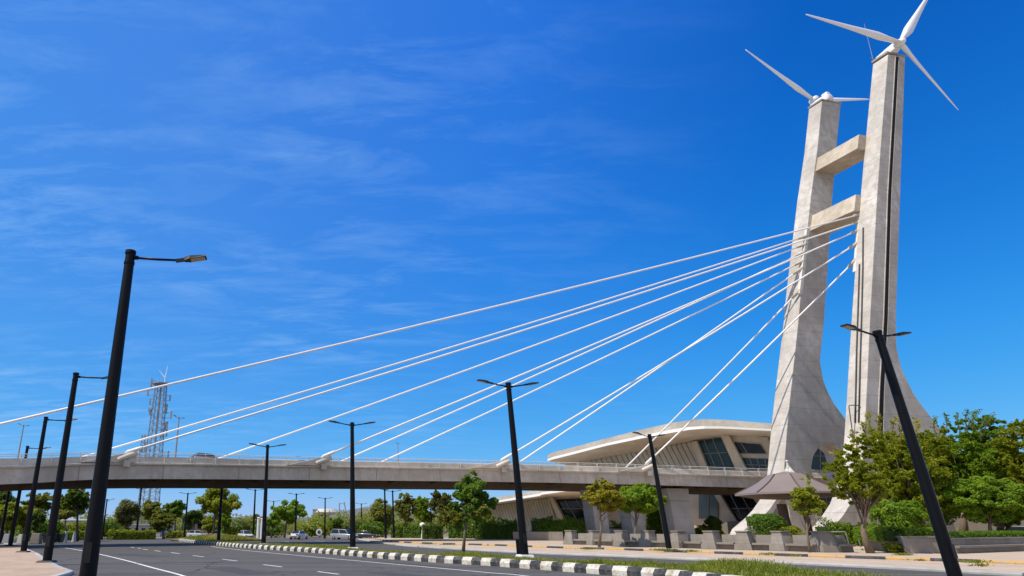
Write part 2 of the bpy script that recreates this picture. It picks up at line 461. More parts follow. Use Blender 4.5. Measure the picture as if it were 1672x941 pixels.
ed = catmull([G(x, y) for x, y in ((345, 892.5), (380, 897), (500, 908.5), (600, 917.5), (700, 926.5), (800, 935.5), (860, 941))] + [Vector((8.4, 20, 0)), Vector((9.4, 10, 0))], 6)
polyline_strip(ed, .15, .004)
for (x0, y0, x1, y1) in ((214, 893.6, 219, 894.4), (225, 895.2, 230, 896), (233, 896.8, 241, 898), (252, 899.2, 262, 900.6), (279, 902.4, 293, 904.4), (315, 907.4, 333, 909.6), (363, 913.3, 387, 916.3), (430, 922.2, 460, 926), (519, 933.6, 553, 938)):
    a = G(x0, y0); b = G(x1, y1); mk.face([(p.x, p.y, .004) for p in stripe(a, b, .15)])
for (x0, y0, x1, y1) in ((465, 884.5, 472, 885), (500, 885.5, 512, 886), (515, 883.3, 530, 884.3)):
    a = G(x0, y0); b = G(x1, y1); mk.face([(p.x, p.y, .004) for p in stripe(a, b, .2)])
sl = catmull([G(x, y) for x, y in ((700, 897.5), (780, 902.4), (900, 909), (1000, 912.5), (1100, 917), (1200, 921.5), (1300, 926))], 5)
pa = MB()
for (x, y, w_, l_, a_) in ((-4.6, 30, 1.4, 5.5, 118), (2.2, 27.5, 1.1, 3.2, 122), (-14, 47, 1.8, 7, 130), (3.2, 36, .9, 6, 120)):
    a_ = math.radians(a_); d = Vector((math.cos(a_), math.sin(a_), 0)); r = Vector((d.y, -d.x, 0)); c = Vector((x, y, 0))
    pa.face([(p.x, p.y, .003) for p in (c - d * l_ / 2 - r * w_ / 2, c - d * l_ / 2 + r * w_ / 2, c + d * l_ / 2 + r * w_ / 2, c + d * l_ / 2 - r * w_ / 2)])
po = pa.build('road_patches', M['patch']); po['kind'] = 'structure'
if po.data.polygons[0].normal.z < 0: po.data.flip_normals()
mo = mk.build('road_markings', M['line']); mo['kind'] = 'structure'
mo.data.polygons.foreach_set('use_smooth', [False] * len(mo.data.polygons))

# ------------------------------------------------------------------ vegetation
def leaf_mesh(name, pos, nrm, size, mat, aspect=.5, curl=.25, rng=None):
    rng = rng or np.random.default_rng(1)
    N_ = len(pos)
    t = rng.normal(size=(N_, 3)); t -= (t * nrm).sum(1, keepdims=True) * nrm
    t /= np.linalg.norm(t, axis=1, keepdims=True) + 1e-9
    b = np.cross(nrm, t)
    s = size[:, None]
    v = np.empty((N_, 4, 3))
    v[:, 0] = pos - t * s
    v[:, 1] = pos + b * s * aspect + nrm * s * curl * .4
    v[:, 2] = pos + t * s - nrm * s * curl
    v[:, 3] = pos - b * s * aspect + nrm * s * curl * .4
    return v.reshape(-1, 3)
def mesh_quads(name, verts, mat, parent=None, off=None):
    me = bpy.data.meshes.new(name); n = len(verts)
    if off is not None: verts = verts - np.array(off)
    me.vertices.add(n); me.vertices.foreach_set('co', np.ascontiguousarray(verts, dtype=np.float32).ravel())
    me.loops.add(n); me.loops.foreach_set('vertex_index', np.arange(n, dtype=np.int32))
    me.polygons.add(n // 4); me.polygons.foreach_set('loop_start', np.arange(0, n, 4, dtype=np.int32))
    me.update(calc_edges=True); me.validate()
    me.materials.append(mat)
    o = bpy.data.objects.new(name, me); link(o, parent); return o
def clump_leaves(rng, clumps, n, size, flat=.8, droop=0.0):
    c = np.array([q[:3] for q in clumps]); r = np.array([q[3] for q in clumps])
    w = r ** 2; w /= w.sum()
    idx = rng.choice(len(clumps), n, p=w)
    d = rng.normal(size=(n, 3)); d /= np.linalg.norm(d, axis=1, keepdims=True)
    rad = r[idx] * (.35 + .75 * rng.random(n) ** .6)
    pos = c[idx] + d * rad[:, None] * np.array([1, 1, flat])
    nr = d * .7 + rng.normal(size=(n, 3)) * .55 + np.array([-.22, -.12, .55])
    nr /= np.linalg.norm(nr, axis=1, keepdims=True)
    sz = size * (.6 + .8 * rng.random(n))
    return pos, nr, sz
TREE_SEED = [100]
def make_tree(name, label, base, trunk_pts, trunk_r, blobs, n_clump, n_leaf, leaf, mat, bark, group=None, cat='tree', clump_r=.26, style='round', limbs=None, flat=.75):
    """blobs: (cx,cy,cz,rx,ry,rz) world ellipsoids that the crown fills"""
    TREE_SEED[0] += 1; rng = np.random.default_rng(TREE_SEED[0]); rr = random.Random(TREE_SEED[0])
    root = thing(name, label, cat, base, group=group)
    vol = np.array([b[3] * b[4] * b[5] for b in blobs]) ** .75; vol /= vol.sum()
    clumps = []
    for bi, b in enumerate(blobs):
        k = max(3, int(round(n_clump * vol[bi])))
        for _ in range(k):
            d = rng.normal(size=3); d /= np.linalg.norm(d)
            q = rng.random() ** .45 * .92
            rad = min(b[3], b[5]) * clump_r * (.6 + .8 * rng.random())
            clumps.append((b[0] + d[0] * q * (b[3] - rad * .5), b[1] + d[1] * q * (b[4] - rad * .5), b[2] + d[2] * q * (b[5] - rad * .4), rad))
    tp = [Vector(p) for p in trunk_pts]
    tm = MB(); nT = len(tp)
    tm.tube(tp, [trunk_r * (1.25 if i == 0 else 1 - .5 * i / (nT - 1)) for i in range(nT)], 9)
    top = tp[-1]
    order = sorted(clumps, key=lambda q: -q[3])[: (limbs or min(len(clumps), 22))]
    for q in order:
        e = Vector(q[:3]); st = tp[-1] if rr.random() < .6 or nT < 3 else tp[-2].lerp(tp[-1], rr.random())
        mid = st.lerp(e, .5) + Vector((rr.uniform(-1, 1), rr.uniform(-1, 1), rr.uniform(-.2, 1))) * (e - st).length * .10
        r0 = trunk_r * .27 * (.7 + .5 * rr.random())
        tm.tube([st, mid, e], [r0, r0 * .6, r0 * .18], 5)
    tm.build('trunk', bark, root, smooth=True)
    if style == 'feather':      # short plumes of leaves along upward arching twigs
        pos, nr, sz = [], [], []
        per = max(8, n_leaf // (len(clumps) * 3))
        for q in clumps:
            for _ in range(3):
                d = rng.normal(size=3); d[2] = abs(d[2]) * 1.0 + .25; d /= np.linalg.norm(d)
                L = q[3] * 2.4
                t = rng.random(per)
                p = np.array(q[:3]) - d * L * .3 + d[None] * (t * L)[:, None] + np.array([0, 0, -1]) * (t ** 2 * L * .35)[:, None]
                p += rng.normal(size=(per, 3)) * q[3] * .22 * (1.1 - t)[:, None]
                m = rng.normal(size=(per, 3)) + np.array([-.3, -.15, .75]); m /= np.linalg.norm(m, axis=1, keepdims=True)
                pos.append(p); nr.append(m); sz.append(leaf * (.6 + .8 * rng.random(per)))
        pos = np.concatenate(pos); nr = np.concatenate(nr); sz = np.concatenate(sz)
    else:
        pos, nr, sz = clump_leaves(rng, clumps, n_leaf, leaf, flat)
    v = leaf_mesh('crown', pos, nr, sz, mat, rng=rng)
    mesh_quads('crown', v, mat, root, off=base)
    return root
def px_tree(name, label, Y, base_px, box, mat, bark, n_clump=26, n_leaf=2600, leaf=.2, trunk_r=.12, z0=0.0, lean=0.0, fork=.45, extra=(), group=None, style='round', clump_r=.26, cat='tree', limbs=None, depth=1.0, flat=.75):
    """crown box in photo pixels at distance Y -> real ellipsoids"""
    def ell(bx):
        a = P(bx[0], (bx[2] + bx[3]) / 2, Y); b = P(bx[1], (bx[2] + bx[3]) / 2, Y)
        cx = (bx[0] + bx[1]) / 2
        t = P(cx, bx[2], Y); u_ = P(cx, bx[3], Y)
        rx = (b.x - a.x) / 2; rz = (t.z - u_.z) / 2
        return ((a.x + b.x) / 2, Y + (bx[4] if len(bx) > 4 else 0), (t.z + u_.z) / 2, rx, rx * depth, rz)
    blobs = [ell(box)] + [ell(e) for e in extra]
    bx = P(base_px[0] if isinstance(base_px, tuple) else base_px, base_px[1] if isinstance(base_px, tuple) else 880, Y).x
    b0 = blobs[0]; base = Vector((bx, Y, z0))
    ft = Vector((bx + (b0[0] - bx) * .55, Y, max(z0 + .6, b0[2] - b0[5] * (1 - fork))))
    mid = base.lerp(ft, .5) + Vector((lean, .05, 0))
    return make_tree(name, label, base, [base, mid, ft], trunk_r, blobs, n_clump, n_leaf, leaf, mat, bark, group, cat, clump_r, style, limbs, flat)
def hedge(name, label, pts, w, h, mat, z0, leaf=.09, dens=150, group=None, cat='hedge', wav=.12):
    """clipped hedge along a polyline: solid twiggy core + leaf shell with an uneven top"""
    TREE_SEED[0] += 1; rng = np.random.default_rng(TREE_SEED[0])
    pts = [Vector((p[0], p[1], z0)) for p in pts]
    root_loc = pts[0].copy()
    pos, nr = [], []
    core = MB()
    for a, b in zip(pts, pts[1:]):
        d = b - a; L = d.length; d.normalize(); r = Vector((d.y, -d.x, 0))
        ns = max(1, int(L / .8))
        for i in range(ns):
            q0 = a + d * (L * i / ns); q1 = a + d * (L * (i + 1) / ns); hh = h * (.82 + wav * rng.random()) - .06
            core.hexa([q0 - r * (w / 2 - .1), q0 + r * (w / 2 - .1), q1 + r * (w / 2 - .1), q1 - r * (w / 2 - .1)],
                      [q + Vector((0, 0, hh)) for q in (q0 - r * (w / 2 - .14), q0 + r * (w / 2 - .14), q1 + r * (w / 2 - .14), q1 - r * (w / 2 - .14))])
        area = L * (w + 2 * h); n = int(area * dens)
        s = rng.random(n) * (w + 2 * h); l = rng.random(n) * L
        top = (s > h) & (s < h + w)
        off = np.where(s < h, -w / 2, np.where(top, s - h - w / 2, w / 2))
        z = np.where(s < h, s, np.where(top, h, w + 2 * h - s))
        bumpy = .10 * np.sin(l * 2.1 + rng.random() * 6) + .07 * np.sin(l * 5.3) + .05 * rng.normal(size=n)
        z = np.clip(z + np.where(top, bumpy * (h / 1.0), rng.normal(size=n) * .05), 0, None)
        off = off + rng.normal(size=n) * .06 + np.where(top, 0, np.sign(off) * bumpy * .5)
        an, rn, dn = np.array(a), np.array(r), np.array(d)
        pos.append(an[None] + dn[None] * l[:, None] + rn[None] * off[:, None] + np.array([0, 0, 1.0])[None] * z[:, None])
        m = rn[None] * np.where(top, 0, np.sign(off))[:, None] + np.array([0, 0, 1.0])[None] * np.where(top, 1, .4)[:, None] + rng.normal(size=(n, 3)) * .5
        nr.append(m / np.linalg.norm(m, axis=1, keepdims=True))
    pos = np.concatenate(pos); nr = np.concatenate(nr)
    v = leaf_mesh('h', pos, nr, leaf * (.6 + .8 * rng.random(len(pos))), mat, rng=rng)
    root = thing(name, label, cat, root_loc, group=group)
    mesh_quads('foliage', v, mat, root, off=root_loc)
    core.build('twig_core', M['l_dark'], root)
    return root
def ball_bush(name, label, c, rx, rz, mat, z0, n=2200, leaf=.07, group=None, rough=.1):
    TREE_SEED[0] += 1; rng = np.random.default_rng(TREE_SEED[0])
    d = rng.normal(size=(n, 3)); d /= np.linalg.norm(d, axis=1, keepdims=True); d[:, 2] = np.abs(d[:, 2]) * np.where(rng.random(n) < .75, 1, -1)
    lump = 1 + rough * np.sin(d[:, 0] * 7 + d[:, 2] * 5) * np.cos(d[:, 1] * 6)
    sup = np.power(np.abs(d), .75) * np.sign(d)
    pos = np.array([c[0], c[1], z0 + rz]) + sup * np.array([rx, rx, rz]) * (lump * (.88 + .16 * rng.random(n)))[:, None]
    nr = d + rng.normal(size=(n, 3)) * .5; nr /= np.linalg.norm(nr, axis=1, keepdims=True)
    root = thing(name, label, 'bush', (c[0], c[1], z0), group=group)
    mesh_quads('foliage', leaf_mesh('b', pos, nr, leaf * (.6 + .8 * rng.random(n)), mat, rng=rng), mat, root, off=(c[0], c[1], z0))
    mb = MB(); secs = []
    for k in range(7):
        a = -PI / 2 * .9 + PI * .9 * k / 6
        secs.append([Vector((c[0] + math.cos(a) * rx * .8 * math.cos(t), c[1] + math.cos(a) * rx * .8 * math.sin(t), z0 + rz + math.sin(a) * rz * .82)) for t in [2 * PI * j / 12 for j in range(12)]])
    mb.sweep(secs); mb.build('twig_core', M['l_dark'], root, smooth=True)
    return root

# grass on the median: tufts of real blades
rng = np.random.default_rng(5)
def grass_patch(poly_a, poly_b, n, h, name='grass', z=.2, mat='grass'):
    """blades between two polylines with the same parameterisation"""
    A = np.array([p[:2] for p in poly_a]); B = np.array([p[:2] for p in poly_b])
    def along(Q, t):
        L = np.concatenate([[0], np.cumsum(np.linalg.norm(np.diff(Q, axis=0), axis=1))]); s = t * L[-1]
        return np.stack([np.interp(s, L, Q[:, 0]), np.interp(s, L, Q[:, 1])], 1)
    t = rng.random(n); w = rng.random(n)
    p = along(A, t) * (1 - w)[:, None] + along(B, t) * w[:, None]
    # bunch blades in tufts
    tuft = p.copy(); k = n // 5; cen = p[:k]; sel = rng.integers(0, k, n)
    m = rng.random(n) < .6; p[m] = cen[sel[m]] + rng.normal(size=(m.sum(), 2)) * .10
    patch = .5 + .5 * np.sin(p[:, 0] * .9 + 1.3 * np.sin(p[:, 1] * .35)) * np.cos(p[:, 1] * .55 + p[:, 0] * .3)
    patch = np.clip(patch * 1.5 - .25, 0, 1); keep = rng.random(n) < (.12 + .88 * patch)
    hh = h * (.2 + 1.1 * patch * rng.random(n) + .15 * rng.random(n)) * np.where(keep, 1, .15)
    az = rng.random(n) * 2 * PI; wd = .012 + .02 * rng.random(n)
    dx = np.stack([np.cos(az), np.sin(az), 0 * az], 1) * wd[:, None]
    ln = rng.normal(size=(n, 3)) * .6; ln[:, 2] = 0
    b = np.concatenate([p, np.full((n, 1), z)], 1)
    top = b + (ln + np.array([0, 0, 1])) * hh[:, None]
    v = np.stack([b - dx, b + dx, top + dx * .25, top - dx * .25], 1).reshape(-1, 3)
    return v
def seg(line, ymin, ymax): return [p for p in line if ymin <= p.y <= ymax]
med2 = [(p - q * .62) for p, q in zip(N, nN)]
gm = [p for p in med2 if 17 <= p.y <= 84]; gf = [p for p in Fr if 17 <= p.y <= 90]
gv = [grass_patch(gm, gf, 70000, .17)]
gn = [p for p in med2 if 18 <= p.y <= 40]; gf2 = [p for p in Fr if 18 <= p.y <= 42]
gv.append(grass_patch(gn, gf2, 45000, .19))
gn = [p for p in med2 if 17 <= p.y <= 29]; gf2 = [p for p in Fr if 17 <= p.y <= 31]
gv.append(grass_patch(gn, gf2, 30000, .34))
o = mesh_quads('grass', np.concatenate(gv), M['grass'])
tag(o, 'patchy green and straw coloured grass on the median strip', 'grass', kind='stuff')

# ------------------------------------------------------------------ bridge
br = thing('cable_stayed_bridge', 'pale concrete cable stayed bridge with twin leaning pylon legs', 'bridge', (60, 88, 0))
fb = {-2: (-62, 30, 3.0), -1: (-46, 47, 4.2)}
path = [Vector((-66, 22, 2.6)), Vector((-47, 46, 4.3)), P(0, 791, 62), P(190, 782.5, 70), P(500, 783.7, 81), P(860, 787.5, 90), P(1100, 793, 94.5), P(1250, 797, 98), Vector((90, 103.5, 7.3)), Vector((135, 114, 7.0)), Vector((180, 124, 6.4))]
path = resample(catmull(path, 12), 1.5)
pn = [-q for q in side(path)]          # towards the far side of the deck
WD = 13.0
def dsec(i, prof): return [path[i] + pn[i] * s + Vector((0, 0, z)) for s, z in prof]
idxs = range(len(path))
gird = MB()
prof_deck = [(.28, 0), (.28, 1.42), (.22, 1.46), (0, 1.50), (0, 1.68), (.12, 1.72), (WD - .12, 1.72), (WD, 1.68), (WD, 1.50), (WD - .22, 1.46), (WD - .28, 1.42), (WD - .28, 0), (WD - .8, .0), (WD - .8, .35), (WD - 3.2, .35), (WD - 3.6, -.55), (3.6, -.55), (3.2, .35), (.8, .35), (.8, 0)]
gird.sweep([dsec(i, prof_deck) for i in idxs])
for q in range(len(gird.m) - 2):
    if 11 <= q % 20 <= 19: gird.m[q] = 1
jt = gird
for i in range(4, len(path) - 2, 6):
    a = path[i] + pn[i] * .262
    d = (path[i + 1] - path[i]).normalized()
    jt.hexa([a - d * .025, a + d * .025, a + d * .025 + pn[i] * .03, a - d * .025 + pn[i] * .03], [q + Vector((0, 0, 1.40)) for q in (a - d * .025, a + d * .025, a + d * .025 + pn[i] * .03, a - d * .025 + pn[i] * .03)], 2)
for i in range(6, len(path) - 2, 4):
    jt.bar(path[i] + pn[i] * .85 + Vector((0, 0, .12)), path[i] + pn[i] * 3.3 + Vector((0, 0, .12)), .3, .45, 1)
    jt.bar(path[i] + pn[i] * (WD - 3.3) + Vector((0, 0, .12)), path[i] + pn[i] * (WD - .85) + Vector((0, 0, .12)), .3, .45, 1)
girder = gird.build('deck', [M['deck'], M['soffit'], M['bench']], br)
for s0, s1 in ((.30, .52), (WD - .52, WD - .30)):
    pm = MB(); pm.sweep([dsec(i, [(s0 - .04, 1.715), (s0, 2.32), (s0 + .04, 2.40), (s1 - .04, 2.40), (s1, 2.32), (s1 + .04, 1.715)]) for i in idxs])
    pm.build('parapet', M['parapet'], br)
    hr = MB(); c = (s0 + s1) / 2
    hr.tube([path[i] + pn[i] * c + Vector((0, 0, 2.80)) for i in idxs], .045, 6)
    hr.tube([path[i] + pn[i] * c + Vector((0, 0, 2.60)) for i in idxs], .03, 6)
    for i in range(0, len(path), 2):
        q = path[i] + pn[i] * c; hr.bar(q + Vector((0, 0, 2.38)), q + Vector((0, 0, 2.80)), .06, .06, up=Vector((1, 0, 0)))
        if s0 < 1: hr.bar(q - pn[i] * .215 + Vector((0, 0, 1.725)), q - pn[i] * .215 + Vector((0, 0, 2.78)), .06, .06, up=Vector((1, 0, 0)))
    hr.build('handrail', M['rail'], br)
# drain boxes / lamps niches on the parapet face
for px_ in (322, 343, 412, 705, 755, 875):
    k = min(idxs, key=lambda i: abs(project(path[i] + Vector((0, 0, 2)))[0] - px_))
    nb = MB(); d = (path[k + 1] - path[k]).normalized(); q = path[k] + pn[k] * .26 + Vector((0, 0, 1.98))
    nb.bar(q - d * .3, q + d * .3, .1, .34); nb.build('drain_box', M['socket'], br)
# piers
def pier(x0, x1, Y, depth, flare=.12):
    mb = MB(); a = P(x0, 850, Y); b = P(x1, 850, Y); zt = 7.3
    d = U; L = (b.x - a.x) / U.x
    o = Vector((a.x, a.y, 0)); v = -V * depth
    lo = [o, o + d * L, o + d * L + v, o + v]
    def z(ps, h): return [Vector((p.x, p.y, h)) for p in ps]
    lo2 = [o - d * flare * 2, o + d * (L + flare * 2), o + d * (L + flare * 2) + v, o - d * flare * 2 + v]
    mb.hexa(z(lo, 0), z(lo, 5.6)); mb.hexa(z(lo, 5.602), z(lo2, zt))
    mb.build('pier', M['pier'], br, bevel=.06)
pier(971, 996, 96.5, 2.4); pier(1031, 1056, 98.0, 2.4); pier(1100, 1137, 96.5, 2.6)

# pylon legs: outline traced in the plane of the camera-side face, given real thickness along V
VL = -67.364; VR = -57.944; TH = 2.5
def leg_outline(pxs, c):
    out = []
    for q in pxs:
        u_, z = plane_uz(q[0], q[1], c)
        if len(q) > 2: z = q[2]
        out.append((u_, z))
    return out
L_out = [(1342, 165), (1335, 240), (1324, 320), (1308, 470), (1304, 520), (1291, 640), (1285, 700), (1279.5, 775), (1274, 800), (1267, 816), (1256, 832), (1242, 847), (1222, 864), (1205, 872, -.2),
         (1248, 872, -.2), (1256, 852), (1266, 832), (1275, 818), (1282, 816), (1287, 826), (1291, 866, -.2),
         (1347, 866, -.2), (1336, 820), (1327, 782), (1325, 762), (1328, 745), (1336, 732), (1348, 726), (1362, 727), (1374, 737), (1381, 760), (1388, 800), (1402, 866, -.2),
         (1500, 866, -.2), (1490, 790), (1462, 758), (1428, 732), (1404, 711), (1384, 690), (1378, 681), (1363, 661), (1352, 641), (1344, 620), (1339, 590), (1346, 520), (1359.5, 320), (1366, 240), (1373, 169)]
R_out = [(1450, 89), (1438.5, 230), (1432, 320), (1420.5, 520), (1415, 640), (1411, 720), (1407, 762), (1400, 792), (1389, 822), (1376, 842), (1358, 864), (1340, 872, -.2),
         (1431, 866, -.2), (1433, 822), (1440, 800), (1452, 789), (1468, 788), (1482, 798), (1492, 820), (1500, 866, -.2),
         (1640, 866, -.2), (1622, 790), (1590, 752), (1556, 722), (1528, 691), (1508, 666), (1490, 640), (1472, 602), (1464, 568), (1463, 520), (1470, 320), (1478, 92)]
def leg(out, c, name):
    uz = leg_outline(out, c)
    mb = MB(); mb.extrude([UV(a, c, z) for a, z in uz], -V * TH)
    return mb.build(name, M['tower'], br, bevel=.07)
legL = leg(L_out, VL, 'pylon_leg'); legR = leg(R_out, VR, 'pylon_leg')
# dark service slot up the camera side of the near leg (set a little proud so it never shares the face)
sl = MB(); sa = [(1462.4, 93), (1449.5, 320), (1443, 520), (1436, 640), (1434, 700), (1432, 780)]
left = [plane_uz(x, y, VR) for x, y in sa]; right = [plane_uz(x + w, y, VR) for (x, y), w in zip(sa, (4.6, 5.2, 6.0, 7.0, 7.4, 7.8))]
for i in range(len(sa) - 1):
    q = [left[i], right[i], right[i + 1], left[i + 1]]
    sl.extrude([UV(a, VR + .012, z) for a, z in q], -V * .2)
sl.build('service_slot', M['slot'], legR)
se = MB()   # slot frame bars
for side_, dx in ((left, -.07), (right, .07)):
    for i in range(len(side_) - 1):
        se.bar(UV(side_[i][0] + dx, VR + .03, side_[i][1]), UV(side_[i + 1][0] + dx, VR + .03, side_[i + 1][1]), .10, .10, up=V)
se.build('slot_frame', M['tower'], legR)
cap = MB()
for out, c, lg in ((L_out, VL, legL), (R_out, VR, legR)):
    uz = leg_outline(out, c); a = uz[0]; b = uz[-1]
    cm = MB(); z = max(a[1], b[1]) + .01
    cm.hexa([UV(a[0] - .06, c + .06, z - .22), UV(b[0] + .06, c + .06, z - .22), UV(b[0] + .06, c - TH - .06, z - .22), UV(a[0] - .06, c - TH - .06, z - .22)],
            [UV(a[0] - .06, c + .06, z + .08), UV(b[0] + .06, c + .06, z + .08), UV(b[0] + .06, c - TH - .06, z + .08), UV(a[0] - .06, c - TH - .06, z + .08)])
    cm.build('top_slab', M['roofc'], lg)
# cross beams between the legs
def cross_beam(tl, bl, br_, tr=None):
    a0 = plane_uz(*tl, VL); a1 = plane_uz(*bl, VL); b0 = plane_uz(*br_, VL)
    mb = MB(); w = b0[0] - a1[0]; sh = (a0[0] - a1[0])
    z1, z0 = a0[1], a1[1]
    q = [(a1[0], z0), (b0[0], z0), (b0[0] + sh, z1), (a0[0], z1)]
    mb.extrude([UV(a, VL - .1, z) for a, z in q], V * (VR - TH + .1 - VL + .1))
    mb.build('cross_beam', M['beam'], br, bevel=.05)
cross_beam((1335, 258), (1331.5, 280), (1364, 284.5)); cross_beam((1326.5, 352), (1323, 377), (1356, 379))
# stay cables
RA = [(1406, 350), (1407, 361), (1404, 375), (1400.5, 397), (1398, 424)]
LA = [(1316, 386), (1315, 399), (1313, 412), (1312, 426), (1309.5, 438), (1306, 474)]
def deckpt(px_, s):
    best = min(idxs, key=lambda i: abs(project(path[i] + pn[i] * s + Vector((0, 0, 2.3)))[0] - px_))
    return path[best] + pn[best] * s + Vector((0, 0, 1.9)), best
def planep(x, y, c): a = plane_uz(x, y, c); return UV(a[0], c, a[1])
cab = []
for (ax, ay), dx in zip(RA, (-205, 197, 530, 815, 1050)):
    cab.append((planep(ax, ay, VR - TH - .15), dx, .12))
for (ax, ay), dx in zip(LA, (66, 312, 520, 590, 810, 998)):
    cab.append((planep(ax, ay, VL + .15), dx, WD - .9))
for i, (top, dx, s) in enumerate(cab):
    e, k = deckpt(dx, s)
    near = s < 1
    if near: e.z = path[k].z + 2.75
    d = (top - e).normalized(); L = (top - e).length
    cm = MB(); pts = []
    sag = L * .0035
    for j in range(13):
        t = j / 12; pts.append(e.lerp(top, t) - Vector((0, 0, sag * 4 * t * (1 - t))))
    cm.tube(pts, .108, 8)
    cb = cm.build('stay_cable', M['cable'], br, smooth=True)
    sm = MB(); sm.tube([top - d * 1.6, top - d * .2, top + d * .05], [.19, .26, .30], 8); sm.build('upper_socket', M['socket'], cb, smooth=True)
    sm = MB(); sm.tube([e + d * .2, e + d * 1.8, e + d * 1.9], [.22, .18, .13], 8); sm.build('lower_socket', M['cable'], cb, smooth=True)
    if near:   # concrete anchor on the outer edge: ramp plus cylindrical head
        ax_ = (path[min(k + 1, len(path) - 1)] - path[k - 1]).normalized()
        o = path[k] + pn[k] * .1
        rm = MB(); wv = pn[k] * -.42
        prof = [o - ax_ * 4.6 + Vector((0, 0, 1.73)), o + ax_ * 1.2 + Vector((0, 0, 1.73)), o + ax_ * .9 + Vector((0, 0, 2.5)), o - ax_ * .4 + Vector((0, 0, 2.65))]
        rm.hexa(prof, [q + pn[k] * -.3 for q in prof])
        an = rm.build('anchor_block', M['parapet'], br, bevel=.05)
        hm = MB(); hd = (ax_ * .93 + Vector((0, 0, .36))).normalized(); c0 = o + pn[k] * -.32 + ax_ * .2 + Vector((0, 0, 2.35))
        hm.tube([c0 - hd * 1.1, c0 - hd * .9, c0 + hd * .9, c0 + hd * 1.0], [.18, .27, .33, .29], 14)
        hm.tube([c0 + hd * 1.0, c0 + hd * 1.05], [.3, .3], 12)
        hm.build('anchor_head', M['parapet'], an, auto=.7)
        bmh = MB(); bmh.box(tuple(c0 + Vector((0, 0, -.75))), (.7, .5, .7), math.atan2(ax_.y, ax_.x)); bmh.build('anchor_foot', M['deck'], an)
# steel guide strips where the stays enter the legs
for pts, c, lg, ext in (([(1404.5, 344), (1401, 398), (1398.5, 428), (1397, 445)], VR - TH - .12, legR, 0), ([(1318, 376), (1313.5, 412), (1309.5, 450), (1306, 480)], VL + .12, legL, 0)):
    sm = MB(); q = [planep(x, y, c) for x, y in pts]
    for a, b in zip(q, q[1:]): sm.bar(a, b, .42, .5, up=U)
    sm.build('cable_guide_strip', M['rail'], lg)
# thin dark tubes imitating anchor shadows down the near leg's cable-side face
fl = sorted(leg_outline(R_out[:9], VR), key=lambda q: q[1])
def edge_u(z):
    for (a, b), (c, d) in zip(fl, fl[1:]):
        if b <= z <= d: return a + (c - a) * (z - b) / (d - b)
    return fl[-1][0] if z > fl[-1][1] else fl[0][0]
def on_side(x, y):
    T = -1.2
    for _ in range(25):
        u_, z = plane_uz(x, y, VR + T); us = edge_u(z)
        d = ray(x, y); t = us / (d[0] * U.x + d[1] * U.y); T = d[0] * t * V.x + d[1] * t * V.y - VR
        T = max(-TH + .1, min(-.1, T))
    return UV(edge_u(z) - .10, VR + T, z)
for xs in (((1404, 432), (1402, 500), (1399.5, 570), (1398, 640), (1397, 690)), ((1410, 372), (1409.5, 440), (1407.5, 520), (1405, 600), (1403, 690))):
    pp = MB(); pp.tube([on_side(*q) for q in xs], .085, 6); pp.build('shadow_line', M['dkpost'], legR, smooth=True)
# small roadside gantry lamp on near leg (thin pole with a hook)
gl = MB(); b0 = plane_uz(1386, 740, VR - 1.2); 
q0 = UV(b0[0] - .25, VR - 1.2, 4.0); q1 = planep(1386, 663, VR - 1.2); gl.tube([q0, q1, q1 + U * .2 + Vector((0, 0, .1)), q1 + U * 1.0 + V * .6], .06, 6)
gl.build('service_lamp', M['dkpost'], legR)

# ------------------------------------------------------------------ wind turbines on the pylon heads
def blade_mesh(root, tip, axis):
    mb = MB(); d = tip - root; L = d.length; d.normalize(); side_ = d.cross(axis).normalized()
    secs = []
    for t, ch, th in ((0, .30, .30), (.06, .32, .30), (.14, .62, .24), (.22, .86, .2), (.32, .80, .16), (.5, .62, .11), (.7, .46, .08), (.88, .32, .05), (.97, .22, .035), (1.0, .10, .02)):
        ch *= .58 * L / 13.5; th *= L / 13.5 * 1.3
        tw = math.radians(22) * (1 - t) ** 2
        c = root + d * L * t + side_ * ch * (.22 if t > .08 else 0)
        cs = side_ * math.cos(tw) + axis * math.sin(tw); ct = axis * math.cos(tw) - side_ * math.sin(tw)
        sec = []
        for k in range(12):
            a = 2 * PI * k / 12
            x = math.cos(a); y = math.sin(a) * (1 - .35 * math.cos(a)) if t > .08 else math.sin(a)
            sec.append(c + cs * x * ch / 1 + ct * y * th)
        secs.append(sec)
    mb.sweep(secs); return mb
def turbine(label, hub_px, hub_v, nac, tips, axis, group):
    hu = plane_uz(hub_px[0], hub_px[1], hub_v); hub = UV(hu[0], hub_v, hu[1])
    base = UV(nac[0], nac[1], nac[2])
    t = thing('wind_turbine', label, 'wind turbine', base, group=group)
    # nacelle: tapered rounded body lying along V on the leg head
    n = MB(); secs = []
    for (v, w, h, z) in nac[3]:
        secs.append([UV(nac[0] + w * a, v, z + h * b) for a, b in ((-.5, 0), (-.5, .7), (-.38, .95), (-.2, 1), (.2, 1), (.38, .95), (.5, .7), (.5, 0))])
    n.sweep(secs); nb = n.build('nacelle', M['white'], t, bevel=.05, auto=.6)
    h = MB(); ax = axis
    h.tube([hub - ax * .75, hub - ax * .6, hub + ax * .1, hub + ax * .55, hub + ax * .85, hub + ax * .95], [.55, .62, .62, .5, .25, .04], 16)
    h.build('hub', M['white'], t, smooth=True)
    for x, y in tips:
        tu = plane_uz(x, y, hub_v); tp = UV(tu[0], hub_v, tu[1])
        dd = (tp - hub).normalized()
        blade_mesh(hub + dd * .35, tp, axis).build('blade', M['white'], t, smooth=True)
    return t
topR = leg_outline(R_out, VR); topL = leg_outline(L_out, VL)
zr = max(topR[0][1], topR[-1][1]) + .1; ur = (topR[0][0] * .62 + topR[-1][0] * .38)
